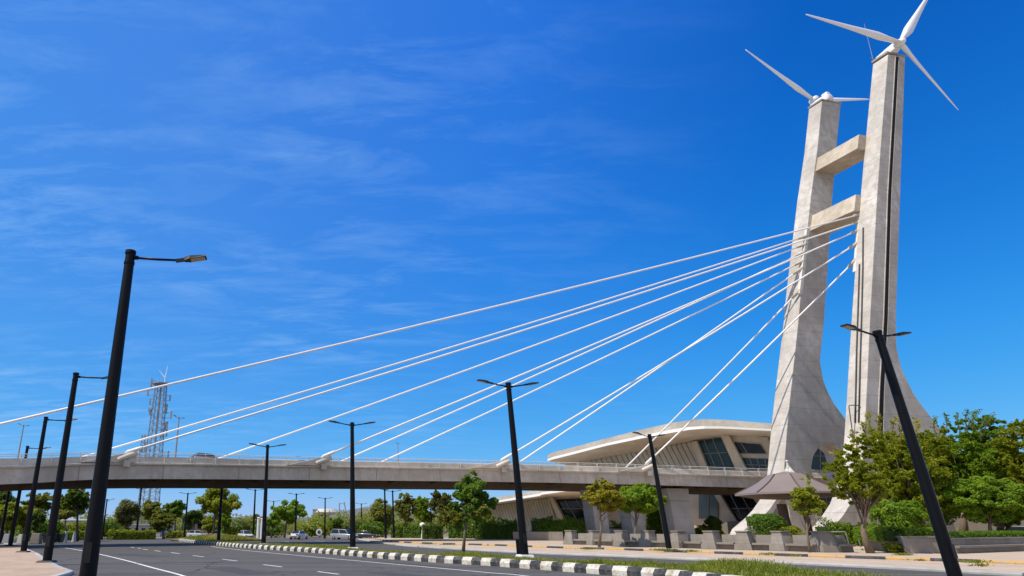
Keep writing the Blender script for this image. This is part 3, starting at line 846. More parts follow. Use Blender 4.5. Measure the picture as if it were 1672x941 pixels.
zl = max(topL[0][1], topL[-1][1]) + .1; ul = (topL[0][0] * .6 + topL[-1][0] * .4)
tR = turbine('white three bladed wind turbine on the nearer, taller pylon leg', (1469, 70), VR + 1.5, (ur, VR - 1.0, zr, [(VR - 2.9, .7, .5, zr), (VR - 2.3, 1.3, .95, zr), (VR - .2, 1.5, 1.35, zr), (VR + .5, 1.3, 1.3, zr + .2), (VR + .8, 1.0, 1.0, zr + .35)]), [(1316, 24), (1521, -16), (1565, 180)], V, 'wind turbines on the pylon')
tL = turbine('white wind turbine on the farther pylon leg, rotor turned away', (1329, 164), VL - TH - 1.3, (ul, VL - 1.0, zl, [(VL + .5, 1.0, .75, zl + .1), (VL + .3, 1.5, 1.25, zl), (VL - 1.6, 1.5, 1.2, zl), (VL - TH - .4, 1.2, 1.0, zl + .1), (VL - TH - .75, .9, .8, zl + .2)]), [(1217, 81), (1420, 162.5), (1352, 330)], -V, 'wind turbines on the pylon')
dm = MB(); dm.box(tuple(UV(ul, VL - .2, zl + 1.42)), (.9, 1.1, .5), AL); dm.build('hatch_dome', M['white'], tL, bevel=.2)
am = MB(); a0 = planep(1425, 97, VR - 2.4); a1 = planep(1411, 39, VR - 2.4); am.tube([a0 + Vector((0, 0, -.3)), a1], [.045, .025], 6); am.bar(a0 + Vector((0, 0, .1)) - U * .5, a0 + Vector((0, 0, .1)) + U * .5, .06)
tag(am.build('antenna_mast', M['steel']), 'thin grey whip antenna behind the turbine on the taller leg', 'antenna')

# ------------------------------------------------------------------ street lamps
def lamp_head_mesh(parent, start, dirv, up_tilt):
    """flat LED head: neck, housing, lens"""
    d = (dirv + Vector((0, 0, up_tilt))).normalized()
    r = d.cross(Vector((0, 0, 1))).normalized(); q = r.cross(d)
    mb = MB(); mb.bar(start - d * .12, start + d * .16, .09, .10)
    o = start + d * .14
    mb.hexa([o - r * .08 - q * .05, o + r * .08 - q * .05, o + d * .16 + r * .16 - q * .05, o + d * .70 + r * .16 - q * .035, o + d * .70 - r * .16 - q * .035, o + d * .16 - r * .16 - q * .05],
            [o - r * .06 + q * .06, o + r * .06 + q * .06, o + d * .2 + r * .13 + q * .07, o + d * .69 + r * .13 + q * .02, o + d * .69 - r * .13 + q * .02, o + d * .2 - r * .13 + q * .07])
    hd = mb.build('lamp_head', M['lampg'], parent, local=True)
    lm = MB(); c = o + d * .43 - q * .056
    lm.bar(c - d * .22, c + d * .22, .24, .02, up=q); lm.build('lens', M['lens'], hd, local=True)
def make_lamp(name, arms, plinth=False, h=9.7, arm=1.6, rise=.12, r0=.235, r1=.15):
    root = thing(name, None, 'street lamp')
    mb = MB(); mb.tube([(0, 0, .02), (0, 0, h)], [r0, r1], 8); mb.tube([(0, 0, h), (0, 0, h + .10)], [r1 + .025, r1 + .02], 10)
    mb.tube([(0, 0, h - .35), (0, 0, h - .28)], [r1 + .02, r1 + .02], 10)
    mb.build('pole', M['black'], root, local=True, auto=.9)
    bp = MB(); b_, t_, hz_ = (.40, .34, .18) if plinth else (.42, .34, .09)
    bp.hexa([(-b_, -b_, 0), (b_, -b_, 0), (b_, b_, 0), (-b_, b_, 0)], [(-t_, -t_, hz_), (t_, -t_, hz_), (t_, t_, hz_), (-t_, t_, hz_)])
    bp.build('base_plate', M['lip'] if plinth else M['black'], root, local=True)
    dr = MB(); dr.box((0, -r0 * .96, 1.0), (.16, .05, .5)); dr.build('service_hatch', M['lampg'], root, local=True)
    for a in arms:
        d = Vector((math.cos(a), math.sin(a), 0)); am = MB()
        s = d * r1 + Vector((0, 0, h - .12)); e = d * arm + Vector((0, 0, h - .12 + rise))
        am.tube([s, s.lerp(e, .5) - Vector((0, 0, .015)), e], [.045, .042, .038], 8); am.tube([s - d * .05, s + d * .1], .07, 8)
        am.build('arm', M['black'], root, local=True, smooth=True)
        lamp_head_mesh(root, e, d, .18)
    return root
single = make_lamp('street_lamp', [0.0], h=9.68, arm=1.55, rise=-.05)
double = make_lamp('street_lamp', [0.0, PI], h=9.7, arm=1.15, rise=.16)
double_m = make_lamp('street_lamp', [0.0, PI], plinth=True, h=9.7, arm=1.15, rise=.16)
usedp = set()
def put_lamp(proto, x, y, z, rz, label, group, s=1.0):
    if id(proto) in usedp: o = copy_tree(proto)
    else: o = proto; usedp.add(id(proto))
    o.location = (x, y, z); o.rotation_euler = (0, 0, rz); o.scale = (s, s, s)
    tag(o, label, 'street lamp', group); return o
def top_xy(px_, py_, z): q = PH(px_, py_, z); return q.x, q.y
gL = 'single arm lamps on the brick pavement'; gM = 'double arm lamps on the median'; gR = 'double arm lamps beside the service road'; gF = 'lamps beyond the bridge'
for (tx, ty), lab in (((213, 415), 'tallest looking black lamp, single arm, nearest the camera on brick pavement'), ((124, 612), 'second black single arm lamp from the camera along the brick pavement'), ((75, 683), 'third black single arm lamp along the brick pavement edge'), ((45, 730), 'fourth single arm lamp, far along the brick pavement before the bridge')):
    x, y = top_xy(tx, ty, 9.8); put_lamp(single, x, y, .12, math.radians(4), lab, gL)
x, y = P(14, 805, 74).x - 1.0, 76; put_lamp(single, x, y, .12, math.radians(10), 'leftmost black lamp, its head hidden under the bridge', gL, .9)
for (tx, ty), lab, rz in (((830, 628), 'biggest double arm black lamp on the grassy median beside a small green tree', 12), ((575, 692), 'double arm black lamp standing at centre of the median kerb', 10), ((437, 728), 'double arm lamp on the median, top level with the bridge parapet', 14), ((365, 757), 'double arm lamp at the far median end, head against the bridge fascia', 20)):
    x, y = top_xy(tx, ty, 9.9); put_lamp(double_m, x, y, .2, math.radians(rz), lab, gM)
x, y = top_xy(1432, 541, 9.3); put_lamp(double, x, y, 0, math.radians(18), 'strongly leaning looking double arm lamp at the far right before the big trees', gR, .95)
x, y = top_xy(1060, 708, 9.3); put_lamp(double, x, y, .12, math.radians(25), 'double arm lamp on the yellow kerb before the wide bridge pier', gR, .93)
far = [(175, 815, 112, 'double arm lamp behind the nearest pole, beyond the bridge'), (231, 797, 120, 'tall dark pole lamp in front of the grey dry tree'), (307, 805, 128, 'double arm lamp left of the tall light green tree'), (417, 799, 118, 'double arm lamp beside the white twin posts'), (484, 806, 124, 'double arm lamp in front of the flat topped bright tree'), (531, 813, 128, 'double arm lamp between the white sedan and silver van'), (628, 798, 112, 'double arm lamp right of the dark car, under the deck'), (641, 801, 116, 'second dark lamp right of the dark car, beside feathery trees'), (168, 818, 150, 'thin double arm lamp farthest left beyond the bridge'), (447, 818, 175, 'small far lamp peeping behind the bright flat tree'), (590, 822, 170, 'small grey lamp far off above the dark car'), (703, 820, 120, 'dark lamp column among the tan palms')]
for tx, ty, Y, lab in far:
    q = P(tx, ty, Y); put_lamp(double, q.x, Y, 0.0, math.radians(8), lab, gF, (q.z) / 9.8)
# lamps standing on the deck
for (tx, ty, bx_, off, lab) in ((34, 694, 30, 1.2, 'grey lamp on the bridge deck at the far left'), (289, 681, 284, WD - 1.2, 'grey lamp on the bridge deck right of the lattice mast'), (646, 724, 646, WD - 1.2, 'short grey lamp on the deck under a stay cable')):
    e, k = deckpt(bx_, off); top = P(tx, ty, e.y); o = copy_tree(double); s = (top.z - e.z + .2) / 9.8
    o.location = e - Vector((0, 0, .2)); o.scale = (s * .9, s * .9, s); o.rotation_euler = (0, 0, math.radians(70)); tag(o, lab, 'street lamp', 'lamps on the bridge deck')
    for ch in o.children:
        if ch.name.startswith('pole') or ch.name.startswith('arm'):
            ch.data = ch.data.copy(); ch.data.materials[0] = M['steel']
# short black post behind the median lamp
q = P(845.5, 880, 40); pm = MB(); pm.tube([(q.x, 40, .1), (q.x, 40, q.z - .06)], [.15, .14], 8); pm.tube([(q.x, 40, q.z - .06), (q.x, 40, q.z)], [.17, .15], 8)
tag(pm.build('bollard', M['black']), 'short black post standing just behind the largest median lamp', 'post')

# ------------------------------------------------------------------ the terminal-like hall behind the bridge
hall = thing('concrete_hall', 'low slung concrete hall with sweeping roofs, ribbed walls and dark slanted windows', 'building', (60, 125, 0))
W0 = P(800, 850, 152); W1 = P(1150, 850, 116); W0.z = W1.z = 0
wd = (W1 - W0).normalized(); wn = Vector((-wd.y, wd.x, 0))
if wn.y > 0: wn = -wn          # towards the camera
def wp(x, y, off=0.0): return onplane(x, y, W0 + wn * off, wn)
def wall_poly(pts, thick, off=0.0): 
    mb = MB(); mb.extrude([wp(x, y, off) for x, y in pts], -wn * thick); return mb
# main wall body (upper) and lower wing
wall_poly([(930, 745), (1040, 725), (1135, 708), (1260, 704), (1420, 712), (1420, 872), (905, 872), (905, 800)], .8, -.6).build('wall', M['build'], hall)
wall_poly([(770, 830), (820, 821), (902, 811), (910, 872), (770, 872)], .7, -.5).build('wall', M['build'], hall)
# ribbed cladding: slanted battens with real depth
def ribs(x0, x1, step, top, bot, shear, w, name):
    mb = MB(); x = x0
    while x < x1:
        yt = top(x); yb = bot(x); xb = x + (yb - yt) * shear
        a = wp(x, yt, -.32); b = wp(xb, yb, -.32)
        nx = wp(x + step, top(x + step), -.32); wd_ = (nx - a).length * .84
        mb.bar(a, b, wd_, .30, up=wn)
        x += step
    return mb.build(name, M['rib'], hall)
def lerpf(pts):
    def f(x):
        for (a, b), (c, d) in zip(pts, pts[1:]):
            if x <= c: return b + (d - b) * (x - a) / (c - a)
        return pts[-1][1]
    return f
ribs(944, 1134, 8.2, lerpf([(940, 756), (1028, 740), (1135, 721)]), lambda x: 775, .52, .80, 'rib_cladding')
ribs(776, 896, 4.4, lerpf([(770, 832), (819, 824), (898, 814)]), lambda x: 868, .30, .43, 'rib_cladding')
# windows: glass pane (slightly recessed) with bars and slanted fins
def window(pts, bars, name='window', mat='glass', hb=()):
    fr = wall_poly(pts, .25, -.30); o = fr.build(name, M[mat], hall)
    mb = MB()
    (a, b, c, d) = pts        # tl tr br bl
    for t in bars:
        p0 = wp(a[0] + (b[0] - a[0]) * t, a[1] + (b[1] - a[1]) * t, -.22); p1 = wp(d[0] + (c[0] - d[0]) * t, d[1] + (c[1] - d[1]) * t, -.22)
        mb.bar(p0, p1, .16, .14, up=wn)
    for t in hb:
        p0 = wp(a[0] + (d[0] - a[0]) * t, a[1] + (d[1] - a[1]) * t, -.22); p1 = wp(b[0] + (c[0] - b[0]) * t, b[1] + (c[1] - b[1]) * t, -.22)
        mb.bar(p0, p1, .14, .14, up=wn)
    if bars or hb: mb.build('window_bar', M['mull'], o)
    return o
window([(1137, 720), (1176, 715), (1200, 768), (1156, 768)], (.33, .68), hb=(.45,))
window([(1197, 722), (1241, 726), (1250, 741), (1208, 740)], (.3,), mat='glassk')
window([(1211, 748), (1262, 750), (1262, 768), (1222, 768)], (.25, .5, .75), hb=(.55,))
window([(1300, 728), (1400, 732), (1400, 768), (1300, 768)], (.2, .4, .6, .8), hb=(.4,))
window([(905, 816), (962, 814), (990, 852), (924, 852)], (.3, .62), mat='glassk', hb=(.42,))
window([(1141, 800), (1172, 800), (1172, 847), (1141, 847)], (.5,), mat='bglass', hb=())
window([(1175, 800), (1222, 800), (1262, 868), (1206, 868)], (.3, .66), mat='glassk', hb=(.45,))
window([(1236, 800), (1420, 800), (1420, 868), (1270, 868)], (.2, .4, .6, .8), mat='glassk', hb=(.3,))
def fin(pts, name='fin'):
    mb = MB(); mb.extrude([wp(x, y, .5) for x, y in pts], -wn * 1.4); return mb.build(name, M['build'], hall)
fin([(1128, 722), (1137, 720), (1157, 769), (1146, 769)]); fin([(1177, 711), (1190, 711), (1219, 768), (1202, 768)]); fin([(1241, 714), (1253, 714), (1264, 745), (1256, 745)])
fin([(896, 813), (902, 812), (926, 858), (917, 858)]); fin([(1165, 806), (1174, 806), (1214, 870), (1200, 870)]); fin([(1224, 806), (1234, 806), (1262, 850), (1254, 850)])
# swept foot at the base of the right window bay
wall_poly([(1160, 872), (1172, 860), (1186, 852), (1206, 851), (1216, 872)], 1.5, 1.2).build('wall_foot', M['bench'], hall)
# roofs: outer lip traced as a real slab at its own distance, soffit sloping back to the wall
def roof(edge, Yf, inner, thick, name, back=38):
    """edge: px of (x, y_top, y_lip_top, y_lip_bottom); soffit runs from lip bottom to the wall line `inner`"""
    top = MB(); lip = MB(); sof = MB(); n = len(edge)
    T, A, B = [], [], []
    for (x, yt, ya, yb) in edge:
        Y = Yf(x); A.append(P(x, ya, Y)); B.append(P(x, yb, Y)); T.append(P(x, yt, Y + .8))
    I = [wp(x, y, -.1) for x, y in inner]
    bk = -wn * back
    for i in range(n - 1):
        top.face([A[i], A[i + 1], T[i + 1], T[i]]); top.face([T[i], T[i + 1], T[i + 1] + bk, T[i] + bk])
        lip.hexa([B[i], B[i + 1], B[i + 1] - wn * .8, B[i] - wn * .8], [A[i], A[i + 1], A[i + 1] - wn * .8, A[i] - wn * .8])
        sof.face([B[i] - wn * .3, B[i + 1] - wn * .3, I[i + 1], I[i]]); sof.face([I[i], I[i + 1], I[i + 1] + bk * .9, I[i] + bk * .9])
    top.face([A[0], T[0], T[0] + bk, A[0] + bk]); top.face([A[-1], A[-1] + bk, T[-1] + bk, T[-1]])
    top.face([T[0] + bk, T[-1] + bk, A[-1] + bk, A[0] + bk])
    o = top.build(name, M['roofc'], hall); lip.build('roof_edge', M['lip'], o, auto=.5); sof.build('soffit', M['soff2'], o, auto=.6)
    return o
def Yu(x): return 131 + (104 - 131) * min(1, max(0, (x - 894) / 250)) - (max(0, x - 1150) * .035)
roof([(894, 744, 750, 753), (902, 739, 746.5, 750.5), (930, 732, 739.5, 743.5), (990, 716, 724, 728), (1050, 701, 711, 715.5), (1095, 691, 702, 707), (1125, 686.5, 697.5, 702), (1150, 684.5, 696, 700), (1180, 685.5, 696.5, 700), (1262, 692, 701, 704), (1420, 704, 713, 716)],
     Yu, [(915, 758), (925, 757.5), (952, 754), (1000, 745), (1060, 734), (1100, 726), (1135, 719), (1160, 714), (1185, 711), (1262, 714), (1420, 722)], 1.0, 'roof')
def Yl(x): return 147 + (112 - 147) * min(1, max(0, (x - 790) / 175))
roof([(770, 822, 826, 828), (804, 814, 819, 822), (881, 800, 806, 810), (884, 796, 804, 808), (965, 786, 794, 797)], Yl, [(770, 831), (819, 823), (886, 814), (900, 812), (965, 812)], .8, 'lower_roof', 26)
am = MB()
for x in (852, 871): a = P(x, 812, 140); am.tube([a, P(x, 796, 140)], .06, 5)
am.build('roof_antenna', M['dkpost'], hall)

# ------------------------------------------------------------------ pavilion roof in front of the far leg
YG = 66
gz = thing('pavilion', 'brown eight sided pavilion roof before the foot of the far pylon leg', 'pavilion', (P(1290, 806, YG).x, YG, .25))
cx = P(1291, 806, YG).x; ze = P(1291, 806, YG).z; zt = P(1291, 776, YG).z; R = (P(1372, 806, YG).x - P(1213, 806, YG).x) / 2
nd = 8; rm = MB(); ru = MB()
def ring(r, z, ph=.5): return [Vector((cx + r * math.cos(2 * PI * (k + ph) / nd), YG + r * math.sin(2 * PI * (k + ph) / nd), z)) for k in range(nd)]
rings = [ring(R, ze), ring(R * .78, ze + (zt - ze) * .28), ring(R * .55, ze + (zt - ze) * .62), ring(R * .36, zt), ring(.15, zt + .35)]
rm.sweep([rings[0], rings[1], rings[2], rings[3], rings[4]], cap=False)
rm.sweep([ring(R, ze - .01), ring(R * 1.005, ze - .16)], cap=False)
rf = rm.build('roof', M['roofm'], gz)
sd = MB()
for k in range(nd):
    pts = [rings[i][k] + Vector((0, 0, .03)) for i in range(4)]; sd.tube(pts, .06, 5)
sd.build('roof_seam', M['roofu'], rf)
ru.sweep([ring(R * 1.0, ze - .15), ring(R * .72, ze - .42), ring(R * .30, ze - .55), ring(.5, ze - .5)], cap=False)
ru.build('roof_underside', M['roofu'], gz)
fn = MB(); fn.tube([(cx + .4, YG, zt + .2), (cx + .4, YG, zt + .5), (cx + .4, YG, zt + .7), (cx + .4, YG, zt + 1.25)], [.42, .3, .12, .08], 10)
for a in range(5):
    t = 2 * PI * a / 5; fn.tube([(cx + .4 + .5 * math.cos(t), YG + .5 * math.sin(t), zt + .2), (cx + .4, YG, zt + 1.0)], .05, 5)
fn.tube([(cx + .4, YG, zt + 1.2), (cx + .4, YG, zt + 1.36), (cx + .4, YG, zt + 1.48)], [.06, .16, .05], 8)
fn.build('finial', M['rail'], gz)
ct = MB(); ct.tube([(cx - 1.2, YG, .25), (cx - 1.2, YG, ze - 1.0)], [.5, .42], 8); ct.tube([(cx + 1.4, YG + .6, .25), (cx + 1.4, YG + .6, ze - 1.0)], [.28, .24], 8)
ct.build('post', M['roofu'], gz)

# ------------------------------------------------------------------ bench row, planter walls, rails
gB = 'concrete benches along the plaza kerb'
bp = [(925, 889), (966, 890), (1006, 892), (1050, 893), (1101, 894.5), (1152, 896.5), (1205, 898), (1266, 899.5), (1336, 902)]
blab = ['leftmost concrete bench of the row, just right of the biggest lamp', 'concrete bench behind the yellowish sapling trunk', 'concrete bench under the round green tree', 'concrete bench just left of the lamp on the yellow kerb', 'concrete bench behind the leaning lamp foot, below the wide pier', 'concrete bench left of the hedge ball, with dark wall behind', 'concrete bench directly in front of the clipped round bush', 'concrete bench with a yellow shrub behind, under the pavilion', 'rightmost concrete bench of the row, beside the thick leaning trunk']
bpos = [G(x, y, .25) for x, y in bp] + [G(1393, 902, .25)]
for i, lab in enumerate(blab):
    a = bpos[i]; b = bpos[i + 1]; d = (b - a); d.z = 0; L = d.length; d.normalize(); r = Vector((d.y, -d.x, 0))
    if r.y > 0: r = -r      # r towards the road
    s = 1.0
    t = thing('concrete_bench', lab, 'bench', a, group=gB)
    pw = 1.25; mb = MB()
    o = a.copy()
    lo = [o - r * .0 + r * .55, o + d * pw + r * .55, o + d * pw - r * .75, o - r * .75]
    hi = [o + d * .22 + r * .22, o + d * (pw - .28) + r * .22, o + d * (pw - .28) - r * .55, o + d * .22 - r * .55]
    def up(ps, h): return [p + Vector((0, 0, h)) for p in ps]
    mb.hexa(lo, up([q.lerp(h, .18) for q, h in zip(lo, hi)], .42)); mb.hexa(up([q.lerp(h, .4) for q, h in zip(lo, hi)], .421), up(hi, 1.22))
    cp = [q + (q - (hi[0] + hi[2]) / 2).normalized() * .08 for q in hi]
    mb.hexa(up(cp, 1.222), up(cp, 1.33))
    mb.build('end_pier', M['bench'], t, bevel=.025)
    s0 = a + d * pw; s1 = b
    q4 = [s0 + r * .38, s1 + r * .38, s1 - r * .28, s0 - r * .28]; q5 = [s0 + r * .12, s1 + r * .12, s1 - r * .28, s0 - r * .28]
    mb = MB(); mb.hexa(q5, up(q5, .359)); mb.hexa(up(q4, .36), up(q4, .50)); mb.build('seat', M['bench'], t, bevel=.02)
    mb = MB(); mb.hexa([s0 - r * .30, s1 - r * .30, s1 - r * .62, s0 - r * .62], up([s0 - r * .42, s1 - r * .42, s1 - r * .60, s0 - r * .60], 1.05)); mb.build('backrest', M['bench'], t, bevel=.02)
# big planter wall at the right
def wall_line(name, label, pts, h, th, mat, z0, cat='wall', coping=True, ledge=None):
    t = thing(name, label, cat, (pts[0][0], pts[0][1], z0)); mb = MB()
    pts = [Vector((p[0], p[1], z0)) for p in pts]
    for a, b in zip(pts, pts[1:]):
        d = (b - a).normalized(); r = Vector((-d.y, d.x, 0)) * th
        if r.y < 0: r = -r
        mb.hexa([a, b, b + r, a + r], [q + Vector((0, 0, h)) for q in (a, b, b + r, a + r)])
    mb.build('wall_body', mat, t, bevel=.02)
    if coping:
        cm = MB()
        for a, b in zip(pts, pts[1:]):
            d = (b - a).normalized(); r = Vector((-d.y, d.x, 0))
            if r.y < 0: r = -r
            q = [a - r * .06, b - r * .06, b + r * (th + .06), a + r * (th + .06)]
            cm.hexa([p + Vector((0, 0, h + .002)) for p in q], [p + Vector((0, 0, h + .11)) for p in q])
        cm.build('coping', mat, t, bevel=.015)
    if ledge:
        lm = MB()
        for a, b in zip(pts, pts[1:]):
            d = (b - a).normalized(); r = Vector((-d.y, d.x, 0))
            if r.y < 0: r = -r
            q = [a - r * .55, b - r * .55, b - r * .003, a - r * .003]
            lm.hexa([p + Vector((0, 0, ledge - .14)) for p in q], [p + Vector((0, 0, ledge)) for p in q])
            q = [a - r * .35, b - r * .35, b - r * .003, a - r * .003]
            lm.hexa(q, [p + Vector((0, 0, ledge - .142)) for p in q])
        lm.build('seat', mat, t, bevel=.02)
    return t
A0 = G(1430, 898.5, .25); A1 = G(1491, 904, .25); A2 = G(1552, 904, .25); A3 = G(1672, 899.5, .25)
wall_line('planter_wall', 'chest high granite planter wall with hedge above, left of the leaning lamp', [A0, A1, A2], .92, .35, M['bench'], .25)
A3e = A2 + (A3 - A2) * 2.2
wall_line('planter_wall', 'long granite wall with a bench ledge at the far right', [A2 + (A3 - A2).normalized() * .05, A3e], .80, .35, M['bench'], .25, ledge=.45)
hd = (A3 - A2).normalized()
hedge('hedge', 'bright clipped hedge on top of the left granite planter', [A0 + Vector((.3, 1.0, 0)), A1 + Vector((.0, 1.0, 0)), A2 + Vector((0, 1.0, 0))], 1.2, .75, M['l_bright'], .95, leaf=.085, dens=200)
hedge('hedge', 'deep green clipped hedge behind the long wall at the far right', [A2 + Vector((.4, 1.1, 0)), A3 + Vector((0, 1.1, 0)), A3e + Vector((0, 1.1, 0))], 1.2, .62, M['l_green'], .82, leaf=.08, dens=220)
q0 = G(1348, 890, .25); q1 = G(1395, 892, .25)
hedge('hedge', 'short low hedge right of the pavilion, beneath the white pylon foot', [P(1345, 880, 62), P(1386, 880, 62)], 1.6, 2.0, M['l_bright'], .25, leaf=.10, dens=110)
hedge('hedge', 'clipped hedge strip left of the thick leaning trunk', [P(1386, 880, 63), P(1446, 880, 62)], 1.3, 1.7, M['l_bright'], .25, leaf=.10, dens=110)
q = P(1252, 858, 62); ball_bush('bush', 'large clipped green ball bush beside the pavilion', (q.x, q.y), 1.45, 1.05, M['l_green'], .9, n=5000, leaf=.09)
q = P(1287, 868, 61); ball_bush('bush', 'low yellow green shrub between the ball bush and the sapling', (q.x, q.y), .95, .45, M['l_lime'], 1.0, n=1200, leaf=.10, rough=.25)
q = P(1434, 893, 44); ball_bush('bush', 'small round bush at the foot of the thick leaning trunk', (q.x + .9, q.y), .45, .3, M['l_lime'], .25, n=900, leaf=.07, rough=.2)
# low bollard rail in front of pavilion
for (xa, xb, lab) in ((1338, 1381, 'short steel hoop rail on the wall right of the pavilion'), (1399, 1420, 'small steel hoop rail behind the thick leaning trunk')):
    a = P(xa, 870, 58); b = P(xb, 870, 58); hm = MB(); zt_ = P(xa, 868.5, 58).z
    hm.tube([Vector((a.x, 58, .25)), Vector((a.x, 58, zt_ - .1)), Vector((a.x + .12, 58, zt_)), Vector((b.x - .12, 58, zt_)), Vector((b.x, 58, zt_ - .1)), Vector((b.x, 58, .25))], .05, 8)
    tag(hm.build('hoop_rail', M['steel'], smooth=True), lab, 'rail')
# hedges behind the benches, under the bridge
hedge('hedge', 'long clipped hedge before the ribbed wall, right of the median tree', [P(775, 870, 104), P(845, 870, 103)], 2.0, 2.6, M['l_green'], .25, leaf=.17, dens=42)
hedge('hedge', 'bushy hedge between the biggest lamp and the first pier', [P(872, 870, 100), P(961, 870, 100)], 2.4, 2.7, M['l_bright'], .25, leaf=.17, dens=42, wav=.3)
hedge('hedge', 'clipped hedge behind the small median tree trunk', [P(735, 870, 112), P(775, 870, 110)], 2.0, 2.4, M['l_green'], .25, leaf=.17, dens=40)
hedge('hedge', 'low hedge bed between the first and second pier', [P(998, 866, 104), P(1021, 866, 104)], 2.0, 2.2, M['l_green'], .25, leaf=.16, dens=40)
wall_line('low_wall', 'grey low kerb wall in front of the hedge, left of the first bench', [P(838, 880, 92), P(920, 880, 90)], 1.1, .4, M['bench'], .25, coping=False)
wall_line('low_wall', 'grey garden wall between the two narrow piers', [P(997, 880, 101), P(1022, 880, 101)], 1.5, .3, M['greywall'], .25, coping=False)
hedge('hedge', 'dark square cut hedge between two background lamp posts', [P(690, 870, 104), P(722, 870, 104)], 1.6, 2.1, M['l_dark'], .1, leaf=.17, dens=45)
hedge('hedge', 'clipped hedge bed left of the lamp near the white globe light', [P(640, 872, 118), P(690, 872, 116)], 1.6, 2.2, M['l_green'], .1, leaf=.17, dens=40)
hedge('hedge', 'long roadside hedge at the left between the two nearest poles', [P(98, 872, 110), P(150, 872, 112)], 2.0, 1.3, M['l_bright'], 0, leaf=.17, dens=50)
hedge('hedge', 'bright roadside hedge under the dry grey tree', [P(178, 872, 114), P(252, 872, 118)], 2.2, 1.35, M['l_lime'], 0, leaf=.17, dens=50)
hedge('hedge', 'low yellow flowered hedge before the dark cladding shed', [P(272, 872, 135), P(330, 872, 135)], 2.0, 1.2, M['l_lime'], 0, leaf=.17, dens=45)

# ------------------------------------------------------------------ trees: near
bark, bd = M['bark'], M['barkd']
px_tree('young_tree', 'young green tree on the median with see-through crown before the deck', 42, (756, 905), (738, 798, 775, 842), M['l_green'], bark, n_clump=110, n_leaf=10500, leaf=.115, trunk_r=.10, z0=.2, extra=[(750, 784, 764, 796), (782, 822, 806, 842), (730, 760, 800, 845), (745, 790, 835, 858)], clump_r=.22, fork=.1, limbs=34)
px_tree('yellow_tree', 'yellow olive sapling with layered crown before the first pier', 58, (979, 897), (948, 1020, 785, 838), M['l_yellow'], bark, n_clump=130, n_leaf=14000, leaf=.125, trunk_r=.11, z0=.25, lean=.15, extra=[(965, 1005, 778, 800), (985, 1025, 815, 845)], clump_r=.17, fork=.15, flat=.5, limbs=30)
px_tree('round_tree', 'dense round green tree between two benches, left of the lean lamp', 64, (1038, 893), (1003, 1082, 789, 842), M['l_bright'], bark, n_clump=130, n_leaf=20000, leaf=.14, trunk_r=.16, z0=.25, extra=[(1012, 1074, 786, 815), (1065, 1092, 798, 830)], clump_r=.27, fork=.1)
px_tree('sapling', 'slim sapling with loose pale green crown in front of the pavilion', 45, (1324, 910), (1290, 1344, 790, 850), M['l_lime'], bark, n_clump=60, n_leaf=4600, leaf=.095, trunk_r=.085, z0=.12, extra=[(1304, 1326, 768, 795), (1284, 1310, 798, 818), (1330, 1346, 815, 848)], clump_r=.24, fork=.2, limbs=26, flat=.6)
px_tree('leaning_tree', 'open crowned olive tree with thick leaning trunk before the nearer pylon foot', 43.6, (1421, 900), (1355, 1450, 722, 838), M['l_lime'], bark, n_clump=190, n_leaf=34000, leaf=.10, trunk_r=.21, z0=.25, lean=-.25, extra=[(1342, 1400, 745, 815), (1395, 1460, 690, 760)], clump_r=.12, fork=.0, limbs=34, flat=.9, style='feather')
px_tree('garden_tree', 'bushy lime green tree left of the leaning lamp', 57, (1512, 870), (1425, 1545, 706, 850), M['l_lime'], bark, n_clump=420, n_leaf=85000, leaf=.105, trunk_r=.26, z0=1.2, extra=[(1436, 1500, 760, 862), (1500, 1560, 690, 770), (1440, 1500, 700, 770), (1500, 1560, 790, 845)], clump_r=.12, fork=.35, limbs=40, flat=.9, style='feather')
px_tree('garden_tree', 'tall bushy tree with bare spikes rising just right of the leaning lamp', 60, (1572, 868), (1515, 1632, 698, 850), M['l_bright'], bark, n_clump=400, n_leaf=80000, leaf=.105, trunk_r=.30, z0=1.2, extra=[(1540, 1600, 682, 730), (1500, 1550, 690, 800), (1590, 1650, 780, 858), (1555, 1610, 800, 835)], clump_r=.12, fork=.35, limbs=40, style='feather')
px_tree('garden_tree', 'deep green tree at the far right with spiky shoots on top', 63, (1632, 868), (1580, 1672, 690, 855), M['l_green'], bd, n_clump=360, n_leaf=75000, leaf=.115, trunk_r=.26, z0=1.2, extra=[(1590, 1660, 676, 730), (1560, 1610, 760, 850), (1610, 1680, 790, 866)], clump_r=.13, fork=.3, limbs=40, flat=.9)
px_tree('garden_tree', 'lime tree cut off by the right frame edge', 58, (1690, 868), (1622, 1740, 692, 852), M['l_lime'], bd, n_clump=360, n_leaf=75000, leaf=.105, trunk_r=.24, z0=1.2, extra=[(1640, 1700, 680, 730), (1640, 1720, 790, 862)], clump_r=.12, fork=.3, limbs=34, style='feather')
px_tree('garden_tree', 'dark dense tree standing behind the lime garden tree', 68, (1540, 868), (1450, 1600, 730, 858), M['l_green'], bd, n_clump=140, n_leaf=30000, leaf=.16, trunk_r=.25, z0=1.0, clump_r=.2, fork=.1)
px_tree('garden_tree', 'dark tree filling the gap behind the right hand trunks', 70, (1640, 868), (1560, 1720, 740, 862), M['l_green'], bd, n_clump=140, n_leaf=30000, leaf=.16, trunk_r=.25, z0=1.0, clump_r=.2, fork=.1)
px_tree('garden_tree', 'yellow green tree crown rising between the leaning tree and the leaning lamp', 62, (1480, 868), (1428, 1530, 700, 800), M['l_lime'], bark, n_clump=260, n_leaf=52000, leaf=.11, trunk_r=.2, z0=1.0, extra=[(1450, 1560, 712, 760)], clump_r=.13, fork=.3, limbs=24, style='feather')
